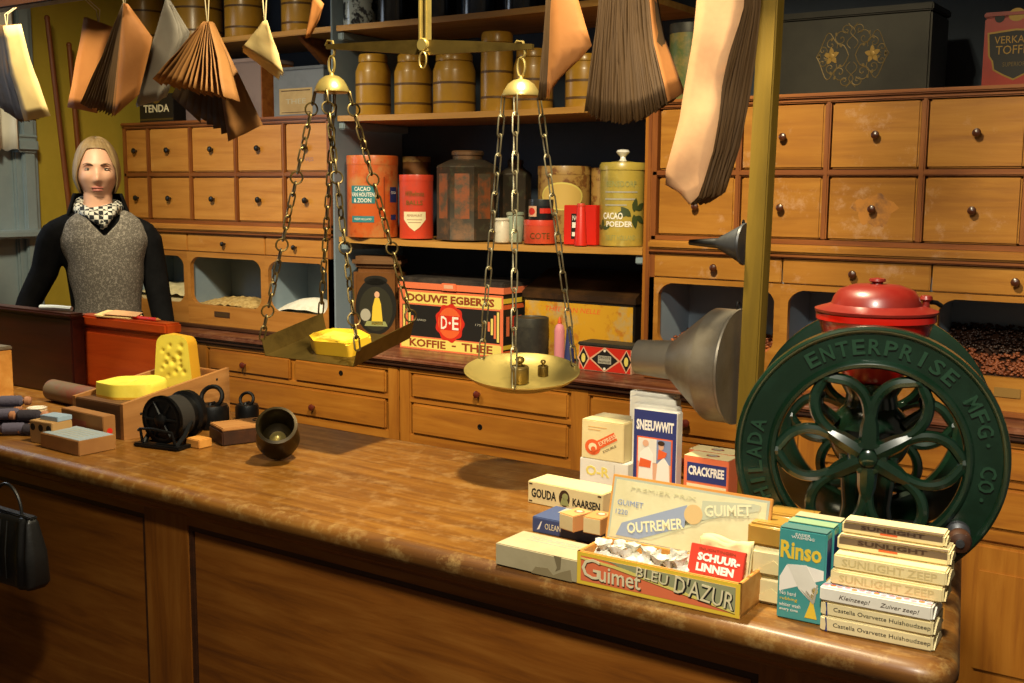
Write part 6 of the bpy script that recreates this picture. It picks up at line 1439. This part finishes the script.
m.loft([ring(.135, .10, .86), ring(.13, .105, .95), ring(.100, .085, 1.10), ring(.116, .095, 1.26), ring(.140, .09, 1.36), ring(.120, .072, 1.42), ring(.062, .058, 1.455), ring(.052, .055, 1.49), ring(.05, .055, 1.55)], SKIN)
NU, NV2 = 84, 56
m.grid(lambda u, v: headpt(2*pi*u-pi, -pi/2+pi*min(.9999, max(.0001, v))), NU, NV2, SKIN, closed_u=True)
for sx in (-1, 1):
    m.ell((sx*.073, .012, HZ-.008), (.010, .018, .030), SKIN, n=12)
    # legs, arms and hands
    m.tube([(sx*.085, 0, .90), (sx*.09, .0, .50), (sx*.085, .01, .10), (sx*.085, 0, .05)], [.085, .06, .04, .04], SKIN, n=12); m.ell((sx*.085, -.05, .04), (.042, .11, .04), SKIN)
ARM = {-1: [(-.145, .0, 1.390), (-.168, .005, 1.35), (-.198, .01, 1.24), (-.255, .0, 1.13), (-.285, -.03, 1.05), (-.280, -.10, .985)], 1: [(.145, .0, 1.390), (.172, .005, 1.35), (.192, .01, 1.24), (.212, .0, 1.10), (.228, -.03, .99), (.225, -.06, .90)]}
for sx in (-1, 1):
    m.tube(ARM[sx], [.05, .05, .043, .036, .031, .024], SKIN, n=12)
    e = V(ARM[sx][-1]); d = (e-V(ARM[sx][-2])).normalized(); side = V((1, 0, 0))
    m.tube([e-d*.02, e+d*.03, e+d*.075], [.024, .034, .032], SKIN, n=12, flat=.55)
    for k in range(4):
        o = e+d*.07+side*((k-1.5)*.017); l = (.062, .075, .070, .055)[k]
        m.tube([o-d*.02, o+d*l*.5, o+d*l+V((0, 0, -.006))], [.0092, .0085, .0062], SKIN, n=8)
    o = e+d*.02+side*(-sx*.03); m.tube([o, o+d*.03+side*(-sx*.022), o+d*.058+side*(-sx*.028)], [.011, .0095, .0072], SKIN, n=8)
body = m.build('body', man, sharp=180)
rm = body.modifiers.new('one skin', 'REMESH'); rm.mode = 'VOXEL'; rm.voxel_size = .0055; rm.use_smooth_shade = True
sm = body.modifiers.new('soften', 'SMOOTH'); sm.iterations = 2; sm.factor = .4
# face: eyes, brows, lips
for sx in (-1, 1):
    m = MB(); c = headpt(sx*.40, .10); c = V((sx*.030, c.y+.0045, HZ+.011)); m.ell(c, (.0125, .009, .0062), EYEW, n=16); ey = m.build('eye', body)
    m = MB(); m.ell(c+V((0, -.0062, 0)), (.0050, .0036, .0050), EYED, n=12); m.build('iris', ey)
    m = MB(); m.grid(lambda u, v, c=c: c+V((.0145*cos(pi*u), -.0098*sin(pi*(.15+.7*v))*.98-.001, .0045+.0045*sin(pi*u)*(.4+.6*v))), 12, 5, SKIN); m.build('eyelid', ey, solid=.002)
    m = MB(); m.tube([(sx*(.013+.036*k/6), headpt(sx*(.17+.45*k/6), .25).y-.0008, HZ+.027+.006*sin(pi*k/6)) for k in range(7)], [.0012, .0024, .0027, .0026, .0022, .0016, .0008], BROW, n=6); m.build('eyebrow', body)
m = MB(); yl = headpt(0, -.49).y
def lip(z0, h, w): return lambda u, v: (w*(2*u-1), yl-.001-.0035*sin(pi*v)*(1-(2*u-1)**2)+.010*(2*u-1)**2, HZ+z0+h*(v-.5)*(1-(2*u-1)**2)**.6)
m.grid(lip(-.0548, .0075, .022), 16, 6, LIP); m.grid(lip(-.0652, .0085, .019), 16, 6, LIP); m.build('mouth', body, solid=.001)
# hair: a chin-length bob with a middle parting
m = MB()
def hb(th):
    a = abs(th)
    if a < .62: return .70+.10*cos(a*2)
    if a < 1.2: return .732-(a-.62)/.58*1.23
    return -.50-.25*min(1, (a-1.15)/.6)
def hair(u, v):
    th = 2*pi*u-pi; lo = hb(th); ph = pi/2*.999-(pi/2*.999-lo)*v
    q = headpt(th, max(ph, -.6)); c = V((0, .008, HZ))
    d = (q-c); s = 1.055+.035*min(1, abs(th)/1.2)+.006*sin(th*26+v*3)-.035*exp(-(th/.10)**2)*(1-v)
    if abs(th) > .9: s += .05*v
    return c+d*s+V((0, .004, .004 if v < .5 else 0))
m.grid(hair, 96, 26, speck('light_brown_hair', '#8f7650', '#705a3a', 22, .4, .66, .55, stretch=(1, 1, .25), bump=.3), closed_u=True); m.build('hair', man, sharp=120, solid=.006)
# black blouse with sleeves
m = MB(); m.ell((0, 0, 1.2), (.01, .01, .01), BLACKC)
for sx in (-1, 1): m.tube([(sx*.05, .01, 1.432), (sx*.10, .006, 1.408), (sx*.148, .003, 1.378)], [.042, .050, .056], BLACKC, n=14)
m.loft([ring(.125, .105, 1.0), ring(.110, .094, 1.10), ring(.126, .104, 1.26), ring(.148, .098, 1.36), ring(.135, .085, 1.425), ring(.085, .074, 1.452), ring(.072, .07, 1.475)], BLACKC)
for sx in (-1, 1): m.tube(ARM[sx][:5]+[tuple(V(ARM[sx][4]).lerp(V(ARM[sx][5]), .75))], [.054, .056, .050, .044, .039, .034], BLACKC, n=14)
bl = m.build('blouse', man, sharp=180); rm = bl.modifiers.new('one cloth', 'REMESH'); rm.mode = 'VOXEL'; rm.voxel_size = .008; rm.use_smooth_shade = True
# skirt
m = MB(); m.loft([ring(.145, .11, 1.08), ring(.18, .135, .95), ring(.24, .19, .5), ring(.29, .24, .10)], BLACKC); m.build('skirt', man, sharp=180)
# tweed vest over the front
TW = speck('grey_tweed', '#5d5750', '#8a837a', 95, .52, .62, .9, bump=.5, spot2='#b0a89c')
prof = [(.90, .165, .13), (1.0, .135, .118), (1.10, .120, .106), (1.26, .136, .118), (1.36, .164, .112), (1.42, .152, .094), (1.47, .104, .060)]
def pz(z):
    for (z0, a0, b0), (z1, a1, b1) in zip(prof, prof[1:]):
        if z <= z1: t = (z-z0)/(z1-z0); t = t*t*(3-2*t); return a0+(a1-a0)*t, b0+(b1-b0)*t
    return prof[-1][1:]
def vest(u, v):
    th = (u-.5)*2*1.62; a = abs(sin(th))
    zt = 1.375+.50*max(0, a-.06)*.35 if a < .55 else 1.375+.0857+ -.0
    if a < .5: zt = 1.372+.150*a/.5*.55
    else: zt = 1.4545+.012*sin(pi*(a-.5)/.36) if a < .86 else 1.4545
    if a > .86: zt = 1.4545-.16*((a-.86)/.14)**.7
    z = .90+(zt-.90)*v; A, B = pz(z)
    return (A*sin(th)+.018*min(1, (z-.9)/.2), -B*cos(th)-.004, z+.004*noise.noise(V((th*2, z*7, 0))))
m = MB(); m.grid(vest, 60, 44, TW); m.build('vest', man, sharp=100, solid=.007)
# checked scarf
CH, nt, b = _new('checked_scarf'); vec = _coords(nt, (1, 1, 1), False)
ck = nt.nodes.new('ShaderNodeTexChecker'); ck.inputs['Scale'].default_value = 62; ck.inputs['Color1'].default_value = rgb('#c9c6ba'); ck.inputs['Color2'].default_value = rgb('#1b1c20')
nt.links.new(vec, ck.inputs['Vector']); nt.links.new(ck.outputs[0], b.inputs['Base Color']); b.inputs['Roughness'].default_value = .85
m = MB(); m.tube([(.070*sin(t), -.070*cos(t)+.004, 1.478-.022*cos(t)+.006*sin(2*t)) for t in [2*pi*k/36 for k in range(36)]], .021, CH, n=12, closed=True, flat=1.25)
m.tube([(-.055, -.05, 1.47), (-.02, -.088, 1.448), (.012, -.098, 1.425), (.022, -.098, 1.405)], [.02, .02, .017, .008], CH, n=10); m.tube([(.06, -.045, 1.478), (.034, -.086, 1.448), (.016, -.100, 1.42), (.008, -.102, 1.40)], [.02, .019, .015, .006], CH, n=10)
m.build('scarf', man, sharp=120)
m = MB(); m.grid(lambda u, v: ((.115-.03*v)*sin(2*pi*u*.62+pi*.38), -(.095-.02*v)*cos(2*pi*u*.62+pi*.38)+.012, 1.44+.09*v), 24, 6, BLACKC); m.build('neck_shade', man, solid=.006)  # black sheet added for the shade behind the neck, under the hair

# ---------------------------------------------------------------- visitor's black handbag at the left edge
hbg = thing('handbag', 'black pleated leather handbag in front of the counter, cut by the left picture edge', 'handbag', (-2.285, 1.37, .675))
hbg.scale = (.62, .62, .62)
m = MB()
rings = []
for z, a, b_ in ((0, .150, .045), (.02, .165, .055), (.13, .160, .050), (.235, .138, .030), (.25, .134, .022), (.253, .13, .014)):
    rings.append([(a*(abs(cos(t))**.35)*(1 if cos(t) > 0 else -1), b_*(abs(sin(t))**.5)*(1 if sin(t) > 0 else -1)+.004*sin(9*a*cos(t)*10)*(1 if sin(t) < 0 else 0), z) for t in [2*pi*k/64 for k in range(64)]])
m.loft(rings, LEATHER); m.build('body', hbg, sharp=60)
m = MB(); m.box(-.137, .137, -.016, .016, .248, .260, LEATHER, bev=.004); m.build('clasp_frame', hbg)
for k in (-.10, .0, .04): m = MB(); m.tube([(k, -.056, .03), (k-.004, -.054, .13), (k-.012, -.036, .235)], .003, LEATHER, n=6); m.build('seam', hbg)
m = MB(); m.tube([(.085*cos(t)-.02, 0, .255+.10*sin(t)) for t in [pi*k/16 for k in range(17)]], .006, LEATHER, n=8); m.build('handle', hbg)

# ---------------------------------------------------------------- light
def lamp(name, kind, loc, energy, color, size=.2, target=None, spot=None, blend=.5):
    l = bpy.data.lights.new(name, kind); l.energy = energy; l.color = color
    if kind == 'AREA': l.shape = 'DISK'; l.size = size
    else: l.shadow_soft_size = size
    if kind == 'SPOT': l.spot_size = rad(spot); l.spot_blend = blend
    o = bpy.data.objects.new(name, l); COL.objects.link(o); o.location = loc
    if target is not None:
        d = V(target)-V(loc); o.rotation_euler = d.to_track_quat('-Z', 'Y').to_euler()
    return o
WARM = (1, .86, .56)
lamp('ceiling_lamp', 'SPOT', (-1.15, 1.72, 2.88), 315, WARM, .06, (-1.25, 2.15, .9), 125, .6)
lamp('ceiling_lamp_left', 'SPOT', (-2.9, 1.66, 2.86), 265, WARM, .16, (-3.5, 2.6, 1.3), 95, .9)
lamp('ceiling_lamp_front', 'SPOT', (-.15, .25, 2.80), 280, (1, .92, .75), .09, (-.75, 1.75, .82), 76, .9)
lamp('window_daylight', 'AREA', (XL+.12, 2.10, 1.95), 6, (.78, .88, 1), .9, (-3.2, 2.5, 1.3))
w = bpy.data.worlds.new('world'); S.world = w; w.use_nodes = True
bg = w.node_tree.nodes['Background']; bg.inputs[0].default_value = (1, .82, .62, 1); bg.inputs[1].default_value = .12
S.view_settings.view_transform = 'Standard'; S.view_settings.look = 'None'; S.view_settings.exposure = 0; S.view_settings.gamma = 1; S.view_settings.use_curve_mapping = False
